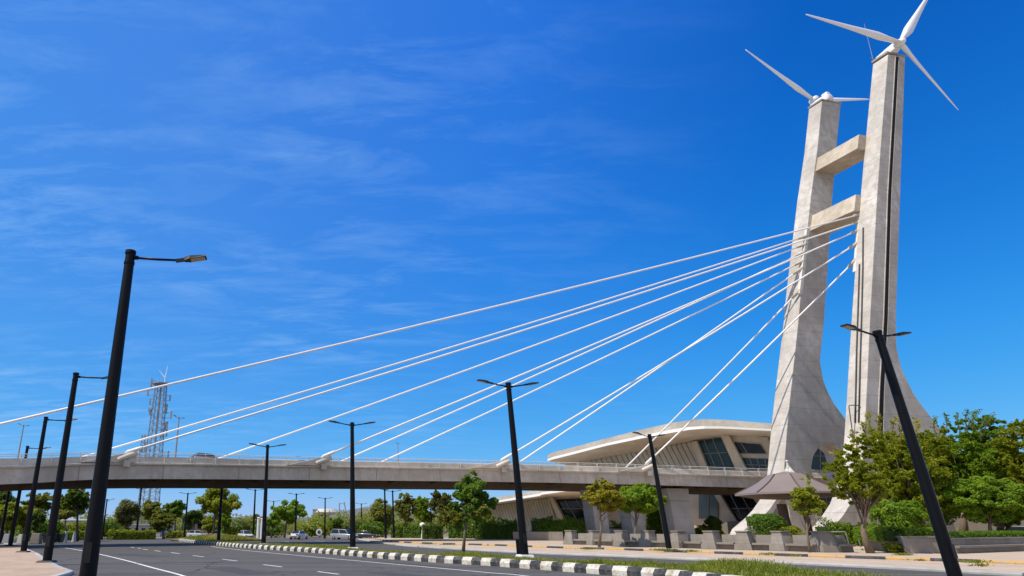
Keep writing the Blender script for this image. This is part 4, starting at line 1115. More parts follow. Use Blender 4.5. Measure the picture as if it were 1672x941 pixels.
px_tree('garden_tree', 'low spreading bright tree behind the long wall at the far right', 55, (1615, 868), (1535, 1690, 772, 858), M['l_bright'], bark, n_clump=260, n_leaf=52000, leaf=.11, trunk_r=.16, z0=1.0, clump_r=.16, fork=.3, limbs=24, depth=.5)
q = P(1470, 850, 56); ball_bush('bush', 'tall bright green shrub beneath the lime garden tree', (q.x, q.y), 1.8, 1.35, M['l_bright'], 1.1, n=5000, leaf=.12, rough=.22)
# bare spiky shoots above the right-hand trees
TREE_SEED[0] += 1
def spikes(root_name_label, pts, Y, mat):
    rng2 = np.random.default_rng(TREE_SEED[0]); pos, nr, sz = [], [], []; tb = MB(); rr = random.Random(3)
    for (x0, y0, x1, y1) in pts:
        a = P(x0, y0, Y); b = P(x1, y1, Y + rr.uniform(-1, 1)); m = a.lerp(b, .5) + Vector((rr.uniform(-.25, .25), 0, .1))
        tb.tube([a, m, b], [.06, .045, .02], 5)
        for k in range(60):
            t = rr.random() ** .6; p = a.lerp(m, t * 2) if t < .5 else m.lerp(b, t * 2 - 1)
            pos.append(np.array(p) + rng2.normal(size=3) * .12); v_ = rng2.normal(size=3); nr.append(v_ / np.linalg.norm(v_)); sz.append(.13 * (.6 + .7 * rr.random()))
    t = thing('sprouting_shoots', root_name_label, 'branches', P(pts[0][0], pts[0][1], Y))
    tb.build('twig', M['bark'], t)
    mesh_quads('foliage', leaf_mesh('s', np.array(pos), np.array(nr), np.array(sz), mat, rng=rng2), mat, t, off=t.location)
spikes('upright leafy shoots standing above the right hand treetops', [(1568, 722, 1598, 668), (1570, 715, 1562, 674), (1580, 710, 1580, 668), (1585, 715, 1612, 680), (1600, 720, 1622, 676), (1590, 712, 1592, 672), (1632, 722, 1640, 694), (1650, 722, 1668, 700), (1540, 712, 1546, 676), (1530, 715, 1528, 680), (1640, 720, 1652, 692)], 60, M['l_green'])
spikes('feathery yellow shoots at the top of the leaning tree', [(1418, 730, 1408, 690), (1425, 720, 1418, 672), (1440, 725, 1436, 676), (1400, 740, 1388, 705), (1455, 722, 1462, 680), (1380, 765, 1364, 735), (1470, 720, 1476, 684), (1492, 715, 1498, 684)], 48, M['l_yellow'])
# dark garden pavilion wall seen through the trunks
wall_line('garden_wall', 'shaded grey wall glimpsed behind the right hand tree trunks', [P(1560, 860, 78), P(1720, 860, 74)], 3.4, .3, M['bench'], 0, coping=False)

# ------------------------------------------------------------------ trees: beyond the bridge
gT = 'trees seen under the bridge deck'
bg = [ # name, label, Y, base x, crown box, material, bark, style, leaf
 ('tree', 'dark green tree at the left frame edge under the deck', 104, 5, (-25, 28, 798, 862), 'l_dark', 'round'),
 ('tree', 'bright green bush like tree low at the left frame edge', 98, 12, (-10, 36, 818, 872), 'l_lime', 'round'),
 ('tree', 'bright lime tree between the third and fourth left poles', 100, 46, (26, 70, 822, 866), 'l_lime', 'round'),
 ('tree', 'loose olive tree with thin top behind the third left pole', 116, 66, (38, 88, 797, 845), 'l_olive', 'feather'),
 ('tree', 'dark round tree just left of the second left pole', 96, 58, (48, 76, 828, 866), 'l_dark', 'round'),
 ('palm_tree', 'dark palm like tree with tall trunk between the two nearest poles', 98, 126, (98, 150, 794, 838), 'l_dark', 'feather'),
 ('tree', 'pale olive slim tree left of the palm like tree', 112, 104, (94, 122, 820, 852), 'l_olive', 'round'),
 ('tree', 'spreading olive tree behind the palm like tree', 125, 85, (74, 150, 802, 845), 'l_olive', 'round'),
 ('tree', 'dry grey brown tree with bare limbs right of the nearest pole', 118, 206, (186, 232, 814, 866), 'l_grey', 'round'),
 ('tree', 'wide olive tree below the lattice mast', 135, 245, (222, 272, 816, 850), 'l_olive', 'round'),
 ('tree', 'drooping olive tree with feathery boughs right of the mast', 122, 267, (240, 292, 830, 872), 'l_olive', 'feather'),
 ('tree', 'feathery green tree left of the dark cladding shed', 140, 285, (268, 305, 814, 850), 'l_green', 'feather'),
 ('tree', 'dark green tree behind the left background lamp', 132, 306, (296, 330, 826, 862), 'l_dark', 'round'),
 ('big_tree', 'tall light green tree with forked trunk on the median tip', 106, 346, (316, 396, 794, 848), 'l_lime', 'round'),
 ('tree', 'small yellow green tree under the tall forked tree', 118, 338, (328, 362, 842, 870), 'l_lime', 'round'),
 ('tree', 'narrow bright green tree right of the forked trunk', 112, 368, (358, 378, 832, 872), 'l_bright', 'round'),
 ('tree', 'olive thicket left of the cream hatchback', 170, 392, (376, 408, 848, 874), 'l_olive', 'round'),
 ('tree', 'olive thicket behind the white twin posts', 165, 418, (402, 440, 838, 874), 'l_olive', 'round'),
 ('flat_tree', 'flat topped bright green tree behind the white sedan', 138, 464, (436, 506, 816, 856), 'l_bright', 'round'),
 ('tree', 'lower bright green tree left of the flat topped one', 134, 443, (430, 462, 836, 862), 'l_bright', 'round'),
 ('tree', 'round green tree right of the flat topped tree', 160, 509, (498, 524, 846, 872), 'l_green', 'round'),
 ('tree', 'dome shaped green tree above the silver van', 150, 548, (534, 562, 842, 868), 'l_green', 'round'),
 ('tree', 'hazy green tree behind the dark car', 165, 590, (572, 606, 846, 872), 'l_olive', 'round'),
 ('tree', 'tall olive green tree right of the dark car', 128, 618, (600, 648, 810, 872), 'l_olive', 'round'),
 ('tree', 'upright feathery tree right of the second dark lamp', 118, 662, (642, 684, 800, 862), 'l_olive', 'feather'),
 ('tree', 'bright green tree between the feathery trees', 122, 692, (672, 712, 806, 862), 'l_bright', 'feather'),
 ('palm_tree', 'tan fronded palm left of the young median tree', 116, 719, (700, 742, 796, 842), 'l_grey', 'feather'),
 ('tree', 'olive willowy tree behind the young median tree', 112, 735, (712, 772, 818, 866), 'l_olive', 'feather'),
 ('tree', 'green tree behind the median tree, at the ribbed wall end', 120, 780, (758, 806, 816, 866), 'l_olive', 'round'),
 ('tree', 'small bright tree between the round tree and the wide pier', 103, 1070, (1054, 1092, 832, 862), 'l_bright', 'round'),
 ('tree', 'small dark topped tree right of the wide pier', 100, 1160, (1146, 1178, 842, 868), 'l_dark', 'round'),
]
for name, lab, Y, bx, box, mt, st in bg:
    w = box[1] - box[0]
    px_tree(name, lab, Y, (bx, 880), box, M[mt], bd if mt in ('l_dark', 'l_grey') else bark, n_clump=22 if w < 35 else 40, n_leaf=2600 if w < 35 else 6000, leaf=.24 if Y < 130 else .30, trunk_r=.16 if w < 35 else .24, z0=.0, group=gT, style=st, clump_r=.3, limbs=12, fork=.25, depth=.9)
# low shrubs filling the ground between the background trees
for bx, Y, rx, rz, mt, lab in ((60, 118, 3.6, 1.5, 'l_bright', 'low bright shrub behind the pale blocks at far left'), (110, 120, 3.2, 1.3, 'l_lime', 'low lime shrub behind the palm like trunk'), (165, 124, 3.4, 1.6, 'l_green', 'rounded green shrub right of the nearest pole'), (385, 150, 4.5, 1.9, 'l_olive', 'olive shrub behind the cream hatchback'), (440, 146, 3.2, 1.4, 'l_green', 'low green shrub under the bright flat tree'), (515, 150, 3.4, 1.5, 'l_lime', 'low lime shrub right of the white sedan'), (575, 158, 4.2, 1.9, 'l_olive', 'olive shrub between the silver van and dark car'), (612, 126, 2.4, 1.4, 'l_green', 'dark green shrub right of the dark car'), (1070, 108, 1.8, 1.1, 'l_lime', 'lime shrub between the second pier and the wide pier'), (1155, 102, 1.8, 1.0, 'l_lime', 'yellow green shrub right of the wide pier')):
    q = P(bx, 870, Y); ball_bush('bush', lab, (q.x, q.y), rx, rz, M[mt], 0, n=1500, leaf=.22, group='shrubs beyond the bridge', rough=.28)
# far wood along the horizon
rngw = np.random.default_rng(9); cl = []
for k in range(1000):
    x = rngw.uniform(-300, 300); y = rngw.uniform(190, 280); cl.append((x, y, 1.0 + rngw.random() * (2.5 + 2.5 * (.5 + .5 * math.sin(x * .07))), 2.2 + 2.2 * rngw.random()))
pos, nr, sz = clump_leaves(rngw, cl, 90000, .5)
o = mesh_quads('far_wood', leaf_mesh('w', pos, nr, sz, M['l_olive'], rng=rngw), M['l_olive']); tag(o, 'distant belt of olive green trees along the horizon', 'trees', kind='stuff')
# distant hills
hm = MB(); secs = []
for k in range(61):
    x = -900 + 1800 * k / 60
    h = 22 + 16 * math.sin(x * .006 + 1.2) + 9 * math.sin(x * .017) + 5 * math.sin(x * .041)
    h *= .28 + .38 * math.exp(-((x + 120) / 380) ** 2)
    secs.append([Vector((x, 700 - .00012 * x * x, -2)), Vector((x, 780, h * .55)), Vector((x, 850, h)), Vector((x, 1050, -2))])
hm.sweep(secs, closed=False, cap=False); o = hm.build('hills', M['dry'], smooth=True); o['kind'] = 'structure'

# ------------------------------------------------------------------ background buildings, mast, clutter
def house(name, label, Y, x0, x1, yt, depth, mat, roofmat, z0=0.0, wins=2):
    a = P(x0, 870, Y); b = P(x1, 870, Y); zt = P((x0 + x1) / 2, yt, Y).z
    t = thing(name, label, 'building', ((a.x + b.x) / 2, Y, z0)); c = ((a.x + b.x) / 2, Y + depth / 2)
    mb = MB(); mb.box((c[0], c[1], (zt + z0) / 2), (b.x - a.x, depth, zt - z0)); mb.build('wall', mat, t)
    rm = MB(); rm.box((c[0], c[1], zt + .16), (b.x - a.x + .8, depth + .8, .3)); rm.build('roof', roofmat, t)
    for k in range(wins):
        wm = MB(); x = a.x + (b.x - a.x) * (k + .5) / wins; wm.box((x, Y - .02, z0 + (zt - z0) * .6), ((b.x - a.x) / wins * .55, .08, (zt - z0) * .28)); wm.build('window', M['glassk'], t)
    return t
house('shed', 'dark green clad shed behind the roadside hedge', 150, 296, 316, 846, 14, M['darkb'], M['darkb'], wins=1)
house('shed', 'brown clad shed with slanting end left of the forked tree', 148, 317, 338, 846, 12, M['brownb'], M['brownb'], wins=1)
house('building', 'long pale blue grey building behind the dry grey tree', 165, 205, 262, 858, 12, M['greywall'], M['greywall'], wins=5)
house('building', 'pale low block far left behind the palm like tree', 170, 100, 150, 850, 12, M['greywall'], M['lip'], wins=4)
house('building', 'small white kiosk behind the white sedan', 185, 494, 504, 857, 8, M['paleb'], M['lip'], wins=1)
house('building', 'grey flat roofed block far off above the white sedan', 520, 510, 528, 832, 20, M['greywall'], M['paleb'], wins=3)
house('building', 'long white roofed depot far behind the parked cars', 300, 500, 525, 845, 20, M['paleb'], M['lip'], wins=4)
tm = thing('water_tower', 'disc shaped far tower beside the grey flat roofed block', 'tower', P(534, 870, 520))
q = P(534, 838, 520); wm = MB(); wm.tube([(q.x, 520, 0), (q.x, 520, q.z)], 2.2, 8); wm.build('stem', M['greywall'], tm)
wm = MB(); wm.tube([(q.x, 520, q.z - 1.5), (q.x, 520, q.z + .5), (q.x, 520, q.z + 3)], [3, 9, 7], 16); wm.build('deck', M['paleb'], tm)
# far slanted twin masts with a stay
fm = MB(); a = P(560, 866, 420); 
for x0, x1, yt in ((556, 554, 822), (570, 562, 820), (564, 561, 832)): fm.tube([P(x0, 868, 420), P(x1, yt, 420)], .35, 5)
fm.tube([P(554, 822, 420), P(562, 823, 420)], .2, 5)
tag(fm.build('far_mast_frame', M['steel']), 'far off slanted twin mast frame left of the fourth background lamp', 'mast')
# telecom lattice mast
YM = 190; mt = thing('lattice_mast', 'grey steel lattice telecom mast hung with antennas behind the deck', 'telecom mast', (P(256, 870, YM).x, YM, 0))
ztop = P(258, 628, YM).z; cxm = P(250.5, 750, YM).x
def half(z): return 2.6 - (2.6 - 1.35) * (z / ztop) 
lm = MB(); nz = 22
for sx in (-1, 1):
    for sy in (-1, 1):
        lm.tube([(cxm + sx * half(0), YM + sy * half(0), 0), (cxm + sx * half(ztop), YM + sy * half(ztop), ztop)], .15, 6)
for k in range(nz):
    z0, z1 = ztop * k / nz, ztop * (k + 1) / nz; h0, h1 = half(z0), half(z1)
    c0 = [(-1, -1), (1, -1), (1, 1), (-1, 1)]
    for i in range(4):
        a, b = c0[i], c0[(i + 1) % 4]
        A = (cxm + a[0] * h0, YM + a[1] * h0, z0); B = (cxm + b[0] * h1, YM + b[1] * h1, z1); A2_ = (cxm + b[0] * h0, YM + b[1] * h0, z0); B2 = (cxm + a[0] * h1, YM + a[1] * h1, z1)
        lm.bar(A, B, .085); lm.bar(A2_, B2, .085); lm.bar(A, A2_, .085)
lm.bar((cxm, YM, 0), (cxm, YM, ztop), .5)
lm.build('lattice', M['steel'], mt)
pm = MB(); pm.tube([(cxm, YM, ztop), (cxm, YM, ztop + .25)], 2.6, 12); 
for k in range(12):
    t = 2 * PI * k / 12; pm.bar((cxm + 2.5 * math.cos(t), YM + 2.5 * math.sin(t), ztop + .2), (cxm + 2.5 * math.cos(t), YM + 2.5 * math.sin(t), ztop + 1.2), .08)
pm.build('platform', M['steel'], mt)
wm = MB(); wm.tube([(cxm + .9, YM, ztop), (cxm + 1.0, YM, ztop + 3)], .14, 6); wm.tube([(cxm + 1.0, YM, ztop + 2.2), tuple(P(274, 598, YM))], [.14, .10], 6); wm.tube([(cxm + .8, YM, ztop + 2.2), tuple(P(260, 605, YM))], [.16, .06], 6); wm.build('whip', M['white'], mt)
rr = random.Random(11)
for k in range(22):
    z = ztop * (.42 + .57 * rr.random()); sd_ = rr.choice((-1, 1)); h = half(z); ln = rr.uniform(.8, 2.6)
    x = cxm + sd_ * (h + ln); am = MB(); y = YM - rr.uniform(0, 1.5)
    am.bar((cxm + sd_ * h, y, z), (x, y, z), .14); am.bar((cxm + sd_ * h, y, z + 1.6), (x, y, z + 1.6), .12); am.box((x, y, z + .9), (.4, .3, rr.uniform(1.6, 3.0)))
    am.build('panel_antenna', M['steel'], mt)
for k in range(4):
    z = ztop * (.3 + .17 * k); dm = MB(); sd_ = (-1) ** k; c = Vector((cxm + sd_ * (half(z) + .5), YM - half(z) - .2, z)); dm.tube([c, c + Vector((0, -.5, 0))], [.55, .45], 14); dm.build('dish', M['steel'], mt)
# thin poles / cables around
for x, yt, Y, lab in ((229, 800, 126, None),): pass
# white twin posts by the median gap
for x, yt, lab in ((422.5, 846, 'left one of the two white posts behind the median lamp'), (428, 848, 'right one of the two white posts, with blue mark')):
    q = P(x, yt, 112); pm = MB(); pm.tube([(q.x, 112, 0), (q.x, 112, q.z)], [.26, .24], 10); pm.tube([(q.x, 112, q.z), (q.x, 112, q.z + .12)], [.3, .22], 10)
    tag(pm.build('white_post', M['white']), lab, 'post', 'white posts')
# globe light and little signs
t = thing('globe_light', 'white globe light on a short pole behind the square hedge', 'lamp', P(690, 880, 108) * 1.0); t.location.z = .1
q = P(690, 858, 108); gm_ = MB(); gm_.tube([(q.x - .3, 108, .1), (q.x, 108, q.z)], .09, 6); gm_.build('pole', M['white'], t)
gm_ = MB(); gm_.tube([(q.x, 108, q.z - .25), (q.x, 108, q.z), (q.x, 108, q.z + .3), (q.x, 108, q.z + .45)], [.2, .5, .4, .05], 12); gm_.build('globe', M['white'], t, smooth=True)
t = thing('round_sign', 'small round white sign with dark centre beside the sedan', 'sign', P(521, 880, 132)); t.location.z = 0
q = P(521, 869, 132); gm_ = MB(); gm_.tube([(q.x, 132, 0), (q.x, 132, q.z)], .08, 6); gm_.build('pole', M['steel'], t)
gm_ = MB(); gm_.tube([(q.x, 131.9, q.z), (q.x, 131.8, q.z)], .62, 16); gm_.build('disc', M['white'], t); gm_ = MB(); gm_.tube([(q.x, 131.79, q.z), (q.x, 131.76, q.z)], .32, 12); gm_.build('disc_centre', M['dkpost'], t)
# blocks, bins at the far end of the brick pavement
blk = [(2, 16, 872, 887, 86, 'greywall', 'grey concrete block at the left frame edge'), (26, 37, 873, 888, 84, 'paleb', 'pale concrete block behind the fourth left pole'), (47, 66, 871, 888, 82, 'bench', 'wide granite block left of the second left pole'), (103, 108, 868, 885, 90, 'paleb', 'upright pale slab right of the green bin'), (116, 122, 870, 884, 92, 'paleb', 'small white slab beside the palm like trunk'), (152, 158, 870, 880, 100, 'paleb', 'small white slab right of the nearest pole')]
for x0, x1, yt, yb, Y, mt_, lab in blk:
    a = P(x0, yb, Y); b = P(x1, yt, Y); mb = MB(); w = b.x - a.x; zt_ = b.z
    mb.hexa([(a.x, Y, 0), (b.x, Y, 0), (b.x, Y + .9, 0), (a.x, Y + .9, 0)], [(a.x + .12, Y + .1, zt_), (b.x - .12, Y + .1, zt_), (b.x - .12, Y + .8, zt_), (a.x + .12, Y + .8, zt_)])
    tag(mb.build('concrete_block', M[mt_], bevel=.05), lab, 'concrete block', 'concrete blocks beyond the pavement')
for x0, x1, Y, mt_, lab in ((68, 90, 84, 'dkpost', 'dark skip bin behind the second left pole'), (92, 101, 85, 'gbin', 'green bin right of the dark skip')):
    a = P(x0, 885, Y); b = P(x1, 873, Y); t = thing('bin', lab, 'bin', ((a.x + b.x) / 2, Y, 0))
    mb = MB(); mb.hexa([(a.x + .1, Y + .1, .1), (b.x - .1, Y + .1, .1), (b.x - .1, Y + 1.1, .1), (a.x + .1, Y + 1.1, .1)], [(a.x, Y, b.z), (b.x, Y, b.z), (b.x, Y + 1.2, b.z), (a.x, Y + 1.2, b.z)]); mb.build('body', M[mt_], t)
    mb = MB(); mb.box(((a.x + b.x) / 2, Y + .6, b.z + .06), (b.x - a.x + .1, 1.3, .1)); mb.build('lid', M[mt_], t)

# ------------------------------------------------------------------ cars
def make_car(name, label, kind, paint, loc, rz, group='cars beyond the bridge'):
    t = thing(name, label, 'car', loc, rz, group)
    L, Wd = {'hatch': (3.9, 1.66), 'sedan': (4.5, 1.74), 'van': (4.7, 1.85)}[kind]
    h = L / 2
    low = [(-h, .42), (-h + .08, .30), (h - .1, .30), (h, .45), (h - .02, .66), (h - .25, .78), (.95, .93), (-h + .15 if kind != 'sedan' else -1.35, .98), (-h + .05, .90)]
    if kind == 'hatch': cab = [(1.05, .93), (.35, 1.42), (-1.35, 1.47), (-h + .12, 1.0)]
    elif kind == 'sedan': cab = [(1.05, .93), (.3, 1.40), (-.95, 1.42), (-1.65, .98)]
    else: cab = [(1.25, .95), (.55, 1.62), (-h + .35, 1.72), (-h + .06, 1.0)]
    mb = MB(); w = Wd / 2
    secs = [[Vector((x, y, z if abs(y) < w * .97 else z * .96 + .02)) for x, z in low] for y in (-w, -w * .93, w * .93, w)]
    secs[0] = [Vector((x * .97, -w, .45 + (z - .45) * .85)) for x, z in low]; secs[3] = [Vector((x * .97, w, .45 + (z - .45) * .85)) for x, z in low]
    mb.sweep(secs)
    cs = [[Vector((x, s * (w * .90 if z < 1.1 else w * .70), z)) for x, z in cab] for s in (-1, 1)]
    mb.sweep(cs)
    body = mb.build('body', M[paint], t, local=True, bevel=.03, auto=.7)
    def inset(p, q, r, s_, k=.12):
        c = (p + q + r + s_) / 4; return [a.lerp(c, k) for a in (p, q, r, s_)]
    def pane(q, nm, off):
        mb = MB(); mb.extrude([a + off for a in q], off * .8); mb.build(nm, M['cglass'], t, local=True)
    A, B = cs
    pane(inset(A[0], B[0], B[1], A[1], .08), 'windscreen', Vector((.012, 0, .01))); pane(inset(A[2], B[2], B[3], A[3], .10), 'rear_window', Vector((-.012, 0, .01)))
    for sgn, Q in ((-1, A), (1, B)):
        m0 = Q[0].lerp(Q[3], .5); m1 = Q[1].lerp(Q[2], .5)
        pane(inset(Q[0], m0, m1, Q[1], .10), 'side_window', Vector((0, sgn * .012, .004))); pane(inset(m0, Q[3], Q[2], m1, .10), 'side_window', Vector((0, sgn * .012, .004)))
    for x in (h - .78, -h + .80):
        for s in (-1, 1):
            wm = MB(); c = Vector((x, s * (w - .09), .32)); wm.tube([c - Vector((0, .1, 0)), c - Vector((0, .08, 0)), c + Vector((0, .08, 0)), c + Vector((0, .1, 0))], [.28, .32, .32, .28], 16)
            wo = wm.build('wheel', M['tyre'], t, local=True, auto=.8)
            hb = MB(); hb.tube([c + Vector((0, s * .09, 0)), c + Vector((0, s * .115, 0))], [.19, .15], 10); hb.build('hub', M['hubm'], wo, local=True)
    for s in (-1, 1):
        lm = MB(); lm.box((h - .10, s * w * .70, .66), (.16, .36, .16)); lm.build('headlight', M['whl'], t, local=True)
        lm = MB(); lm.box((-h + .05, s * w * .76, .80), (.12, .26, .22)); lm.build('tail_light', M['redl'], t, local=True)
    lm = MB(); lm.box((h - .03, 0, .46), (.1, Wd * .8, .16)); lm.box((-h + .03, 0, .48), (.1, Wd * .8, .16)); lm.build('bumper', M['dkpost'], t, local=True)
    return t
def road_pt(x, y): q = G(x, y); return (q.x, q.y, 0)
def at(x, Y): return (P(x, 875, Y).x, Y, 0.0)
make_car('hatchback', 'cream hatchback with bright screen at the left, passing behind the median', 'hatch', 'p_cream', at(401, 118), math.radians(-62))
make_car('sedan', 'white sedan seen from behind, left of the flat tree lamp', 'sedan', 'p_white', at(488, 118), math.radians(68))
make_car('van', 'silver tall car parked just left of the centre lamp', 'van', 'p_silver', at(562, 116), math.radians(-30))
make_car('dark_car', 'dark low car parked right of the centre lamp', 'sedan', 'p_dark', at(599, 120), math.radians(-25))
make_car('parked_car', 'grey car half hidden by the median hump, left of the forked tree', 'sedan', 'p_silver', at(352, 121), math.radians(5))
make_car('hatchback', 'pale car parked behind the hedge far under the deck at left', 'hatch', 'p_white', at(322, 130), math.radians(8))
q = P(1660, 866, 52.4); make_car('parked_car', 'white car roof showing above the hedge at the right frame edge', 'van', 'p_white', (q.x + .9, 52.4, .26), math.radians(178), 'cars beyond the hedge')
e, k = deckpt(347, 3.4); make_car('deck_car', 'grey car driving on the bridge deck, only its roof above the parapet', 'hatch', 'p_silver', tuple(path[k] + pn[k] * 3.4 + Vector((0, 0, 1.73))), math.atan2((path[k + 1] - path[k]).y, (path[k + 1] - path[k]).x), 'cars on the bridge')
# grassy hump and stone heap at the median tip
q = G(352, 884); hp = MB(); secs = []
rngh = np.random.default_rng(3)
for i in range(9):
    t = i / 8; r = math.sin(PI * min(.98, max(.02, t)))
    secs.append([Vector((q.x - 7 + 14 * t, q.y + 3.2 * r * math.cos(a) + 1.5 , .15 + (.75 + .2 * math.sin(i * 2)) * r * max(0, math.sin(a)))) for a in [PI * j / 8 for j in range(9)]])
hp.sweep(secs, closed=False, cap=False); o = hp.build('grass_mound', M['soil'], smooth=True); tag(o, kind='structure')
n = 9000; tt = rngh.random(n); aa = rngh.random(n) * PI; rr_ = np.sin(PI * np.clip(tt, .02, .98))
pp = np.stack([q.x - 7 + 14 * tt, q.y + 1.5 + 3.2 * rr_ * np.cos(aa), .1 + .8 * rr_ * np.sin(aa)], 1)
nr_ = rngh.normal(size=(n, 3)) + np.array([0, -.6, .4]); nr_ /= np.linalg.norm(nr_, axis=1, keepdims=True)
o = mesh_quads('grass', leaf_mesh('g', pp, nr_, .12 * (.6 + rngh.random(n)), M['grass'], aspect=.3, rng=rngh), M['grass']); tag(o, 'rough grass covering the mound at the median tip', 'grass', kind='stuff')
# weeds at kerb joints and tree pits
pos, nr, sz = [], [], []
for (x, y, z, r, n) in ((1600 - 0, 925, .25, .4, 60), (1085, 899, .25, .8, 500), (1130, 901, .25, .5, 160), (960, 897, .25, .6, 300), (1475, 907, .25, .5, 260), (1312, 909, .12, .8, 420), (1255, 906, .2, .5, 120), (1435, 899, .25, 1.2, 400), (1590, 919, .25, .6, 160), (1030, 893.5, .25, .4, 100), (700, 889, .12, .8, 200), (730, 890, .12, .8, 200), (1508, 916, .12, .5, 120)):
    c = G(x, y, z); p = rng.normal(size=(n, 3)) * np.array([r, r * .35, .05]) * .5 + np.array([c.x, c.y, z + .05]); p[:, 2] = z + np.abs(p[:, 2] - z)
    v_ = rng.normal(size=(n, 3)); pos.append(p); nr.append(v_ / np.linalg.norm(v_, axis=1, keepdims=True)); sz.append(.07 * (.5 + rng.random(n)))
o = mesh_quads('weeds', leaf_mesh('w', np.concatenate(pos), np.concatenate(nr), np.concatenate(sz), M['grass'], aspect=.3, rng=rng), M['grass']); tag(o, 'tufts of weeds growing in the kerb joints', 'weeds', kind='stuff')

# ------------------------------------------------------------------ daylight
SUN = Vector((-.82, -.285, 1.36)).normalized()
el = math.asin(SUN.z); az = math.atan2(SUN.x, SUN.y)
sd = bpy.data.lights.new('sun', 'SUN'); sd.energy = 4.8; sd.angle = math.radians(.5); sd.color = (1.0, .915, .785)
so = bpy.data.objects.new('sun', sd); COL.objects.link(so); so.rotation_euler = SUN.to_track_quat('Z', 'Y').to_euler(); so.location = (0, 0, 90)
w = bpy.data.worlds.new('World'); C.world = w; w.use_nodes = True; nt = w.node_tree; nt.nodes.clear()
def wn_(k, **kw):
    o = nt.nodes.new(k)
    for a, b in kw.items(): setattr(o, a, b)
    return o
out = wn_('ShaderNodeOutputWorld'); bgn = wn_('ShaderNodeBackground'); bgn.inputs[1].default_value = .10
sky = wn_('ShaderNodeTexSky', sky_type='NISHITA', sun_disc=False, sun_elevation=el, sun_rotation=az, altitude=300, air_density=1.0, dust_density=.25, ozone_density=1.5)
# thin cirrus, laid out on a high flat layer of the sky
tc = wn_('ShaderNodeTexCoord'); sp = wn_('ShaderNodeSeparateXYZ'); nt.links.new(tc.outputs['Generated'], sp.inputs[0])
def wm(op, a, b=None, clamp=False):
    o = wn_('ShaderNodeMath', operation=op); o.use_clamp = clamp
    for i, q in enumerate((a, b)):
        if q is None: continue
        if isinstance(q, (int, float)): o.inputs[i].default_value = q
        else: nt.links.new(q, o.inputs[i])
    return o.outputs[0]
# deep polarised blue: channel response of the sky colour
sc3 = wn_('ShaderNodeSeparateColor'); nt.links.new(sky.outputs[0], sc3.inputs[0])
def chan(i, a, g): return wm('MULTIPLY', wm('POWER', wm('MULTIPLY', sc3.outputs[i], .1), g), a * 10)
dk = wn_('ShaderNodeMapRange'); dk.inputs[1].default_value = .25; dk.inputs[2].default_value = .62; dk.inputs[3].default_value = 1.0; dk.inputs[4].default_value = .70; nt.links.new(sp.outputs[0], dk.inputs[0])
dz = wn_('ShaderNodeMapRange'); dz.inputs[1].default_value = .22; dz.inputs[2].default_value = .58; nt.links.new(sp.outputs[2], dz.inputs[0])
dkm = wm('SUBTRACT', 1.0, wm('MULTIPLY', wm('SUBTRACT', 1.0, dk.outputs[0]), dz.outputs[0]))
cc3 = wn_('ShaderNodeCombineColor')
for i, (a, g) in enumerate(((.85, 2.1), (.74, .82), (1.0, .27))): nt.links.new(wm('MULTIPLY', chan(i, a, g), dkm), cc3.inputs[i])
zc = wm('ADD', wm('MAXIMUM', sp.outputs[2], 0.0), .12)
cx_ = wm('DIVIDE', sp.outputs[0], zc); cy_ = wm('DIVIDE', sp.outputs[1], zc)
cb_ = wn_('ShaderNodeCombineXYZ'); nt.links.new(cx_, cb_.inputs[0]); nt.links.new(cy_, cb_.inputs[1])
mp = wn_('ShaderNodeMapping'); mp.inputs['Rotation'].default_value = (0, 0, math.radians(38)); mp.inputs['Scale'].default_value = (.8, 2.3, 1); nt.links.new(cb_.outputs[0], mp.inputs[0])
n1 = wn_('ShaderNodeTexNoise'); n1.inputs['Scale'].default_value = 3.4; n1.inputs['Detail'].default_value = 10; n1.inputs['Roughness'].default_value = .66; n1.inputs['Distortion'].default_value = .35; nt.links.new(mp.outputs[0], n1.inputs['Vector'])
n2 = wn_('ShaderNodeTexNoise'); n2.inputs['Scale'].default_value = .75; n2.inputs['Detail'].default_value = 3; nt.links.new(cb_.outputs[0], n2.inputs['Vector'])
r1 = wn_('ShaderNodeMapRange'); r1.inputs[1].default_value = .46; r1.inputs[2].default_value = .78; nt.links.new(n1.outputs[0], r1.inputs[0])
r2 = wn_('ShaderNodeMapRange'); r2.inputs[1].default_value = .36; r2.inputs[2].default_value = .60; nt.links.new(n2.outputs[0], r2.inputs[0])
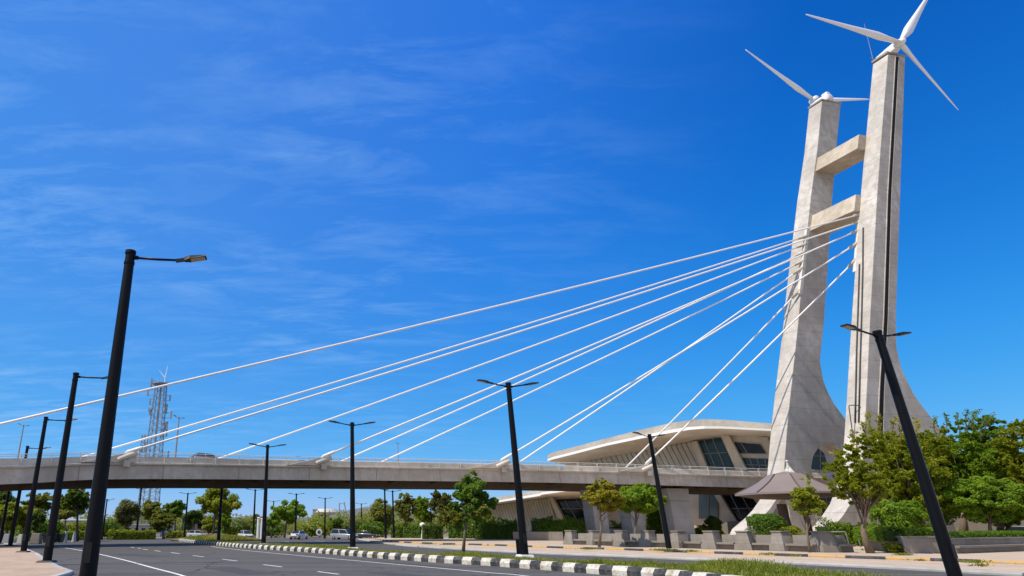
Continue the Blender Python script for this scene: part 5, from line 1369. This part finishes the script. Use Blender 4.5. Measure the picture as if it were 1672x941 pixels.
# more cirrus to the left (west), clear towards the right
r3 = wn_('ShaderNodeMapRange'); r3.inputs[1].default_value = .55; r3.inputs[2].default_value = -.25; nt.links.new(sp.outputs[0], r3.inputs[0])
cm_ = wm('MULTIPLY', wm('MULTIPLY', r1.outputs[0], r2.outputs[0]), r3.outputs[0])
cm_ = wm('MULTIPLY', cm_, .62, True)
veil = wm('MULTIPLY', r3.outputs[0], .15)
# unseen whitish haze added behind the camera and overhead for white fill light
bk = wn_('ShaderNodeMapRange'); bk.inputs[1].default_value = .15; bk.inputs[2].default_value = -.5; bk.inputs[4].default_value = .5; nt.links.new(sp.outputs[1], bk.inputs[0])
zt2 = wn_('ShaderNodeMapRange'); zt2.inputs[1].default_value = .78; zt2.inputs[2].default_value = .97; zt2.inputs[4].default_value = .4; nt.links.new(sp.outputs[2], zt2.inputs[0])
fill_hz = wm('MAXIMUM', bk.outputs[0], zt2.outputs[0])
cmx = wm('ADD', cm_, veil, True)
mx = wn_('ShaderNodeMix', data_type='RGBA'); nt.links.new(cmx, mx.inputs[0]); nt.links.new(cc3.outputs[0], mx.inputs[6]); mx.inputs[7].default_value = (3.4, 6.0, 9.8, 1)
mh = wn_('ShaderNodeMix', data_type='RGBA'); nt.links.new(fill_hz, mh.inputs[0]); nt.links.new(mx.outputs[2], mh.inputs[6]); mh.inputs[7].default_value = (8.2, 8.0, 7.6, 1)
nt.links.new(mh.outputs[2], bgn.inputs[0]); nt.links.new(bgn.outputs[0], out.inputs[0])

cam = bpy.data.cameras.new('camera'); co = bpy.data.objects.new('camera', cam); COL.objects.link(co)
co.location = (0, 0, H); co.rotation_euler = (PI / 2 + PITCH, 0, 0)
cam.sensor_width = 36; cam.lens = 36 * F / 1672; cam.shift_x = (836 - PX) / 1672; cam.clip_start = .1; cam.clip_end = 6000
C.camera = co
vs = C.view_settings; vs.view_transform = 'Standard'; vs.look = 'None'; vs.exposure = 0.0; vs.gamma = 1; vs.use_curve_mapping = False
C.cycles.max_bounces = 6; C.cycles.diffuse_bounces = 3; C.cycles.glossy_bounces = 2; C.cycles.transmission_bounces = 3
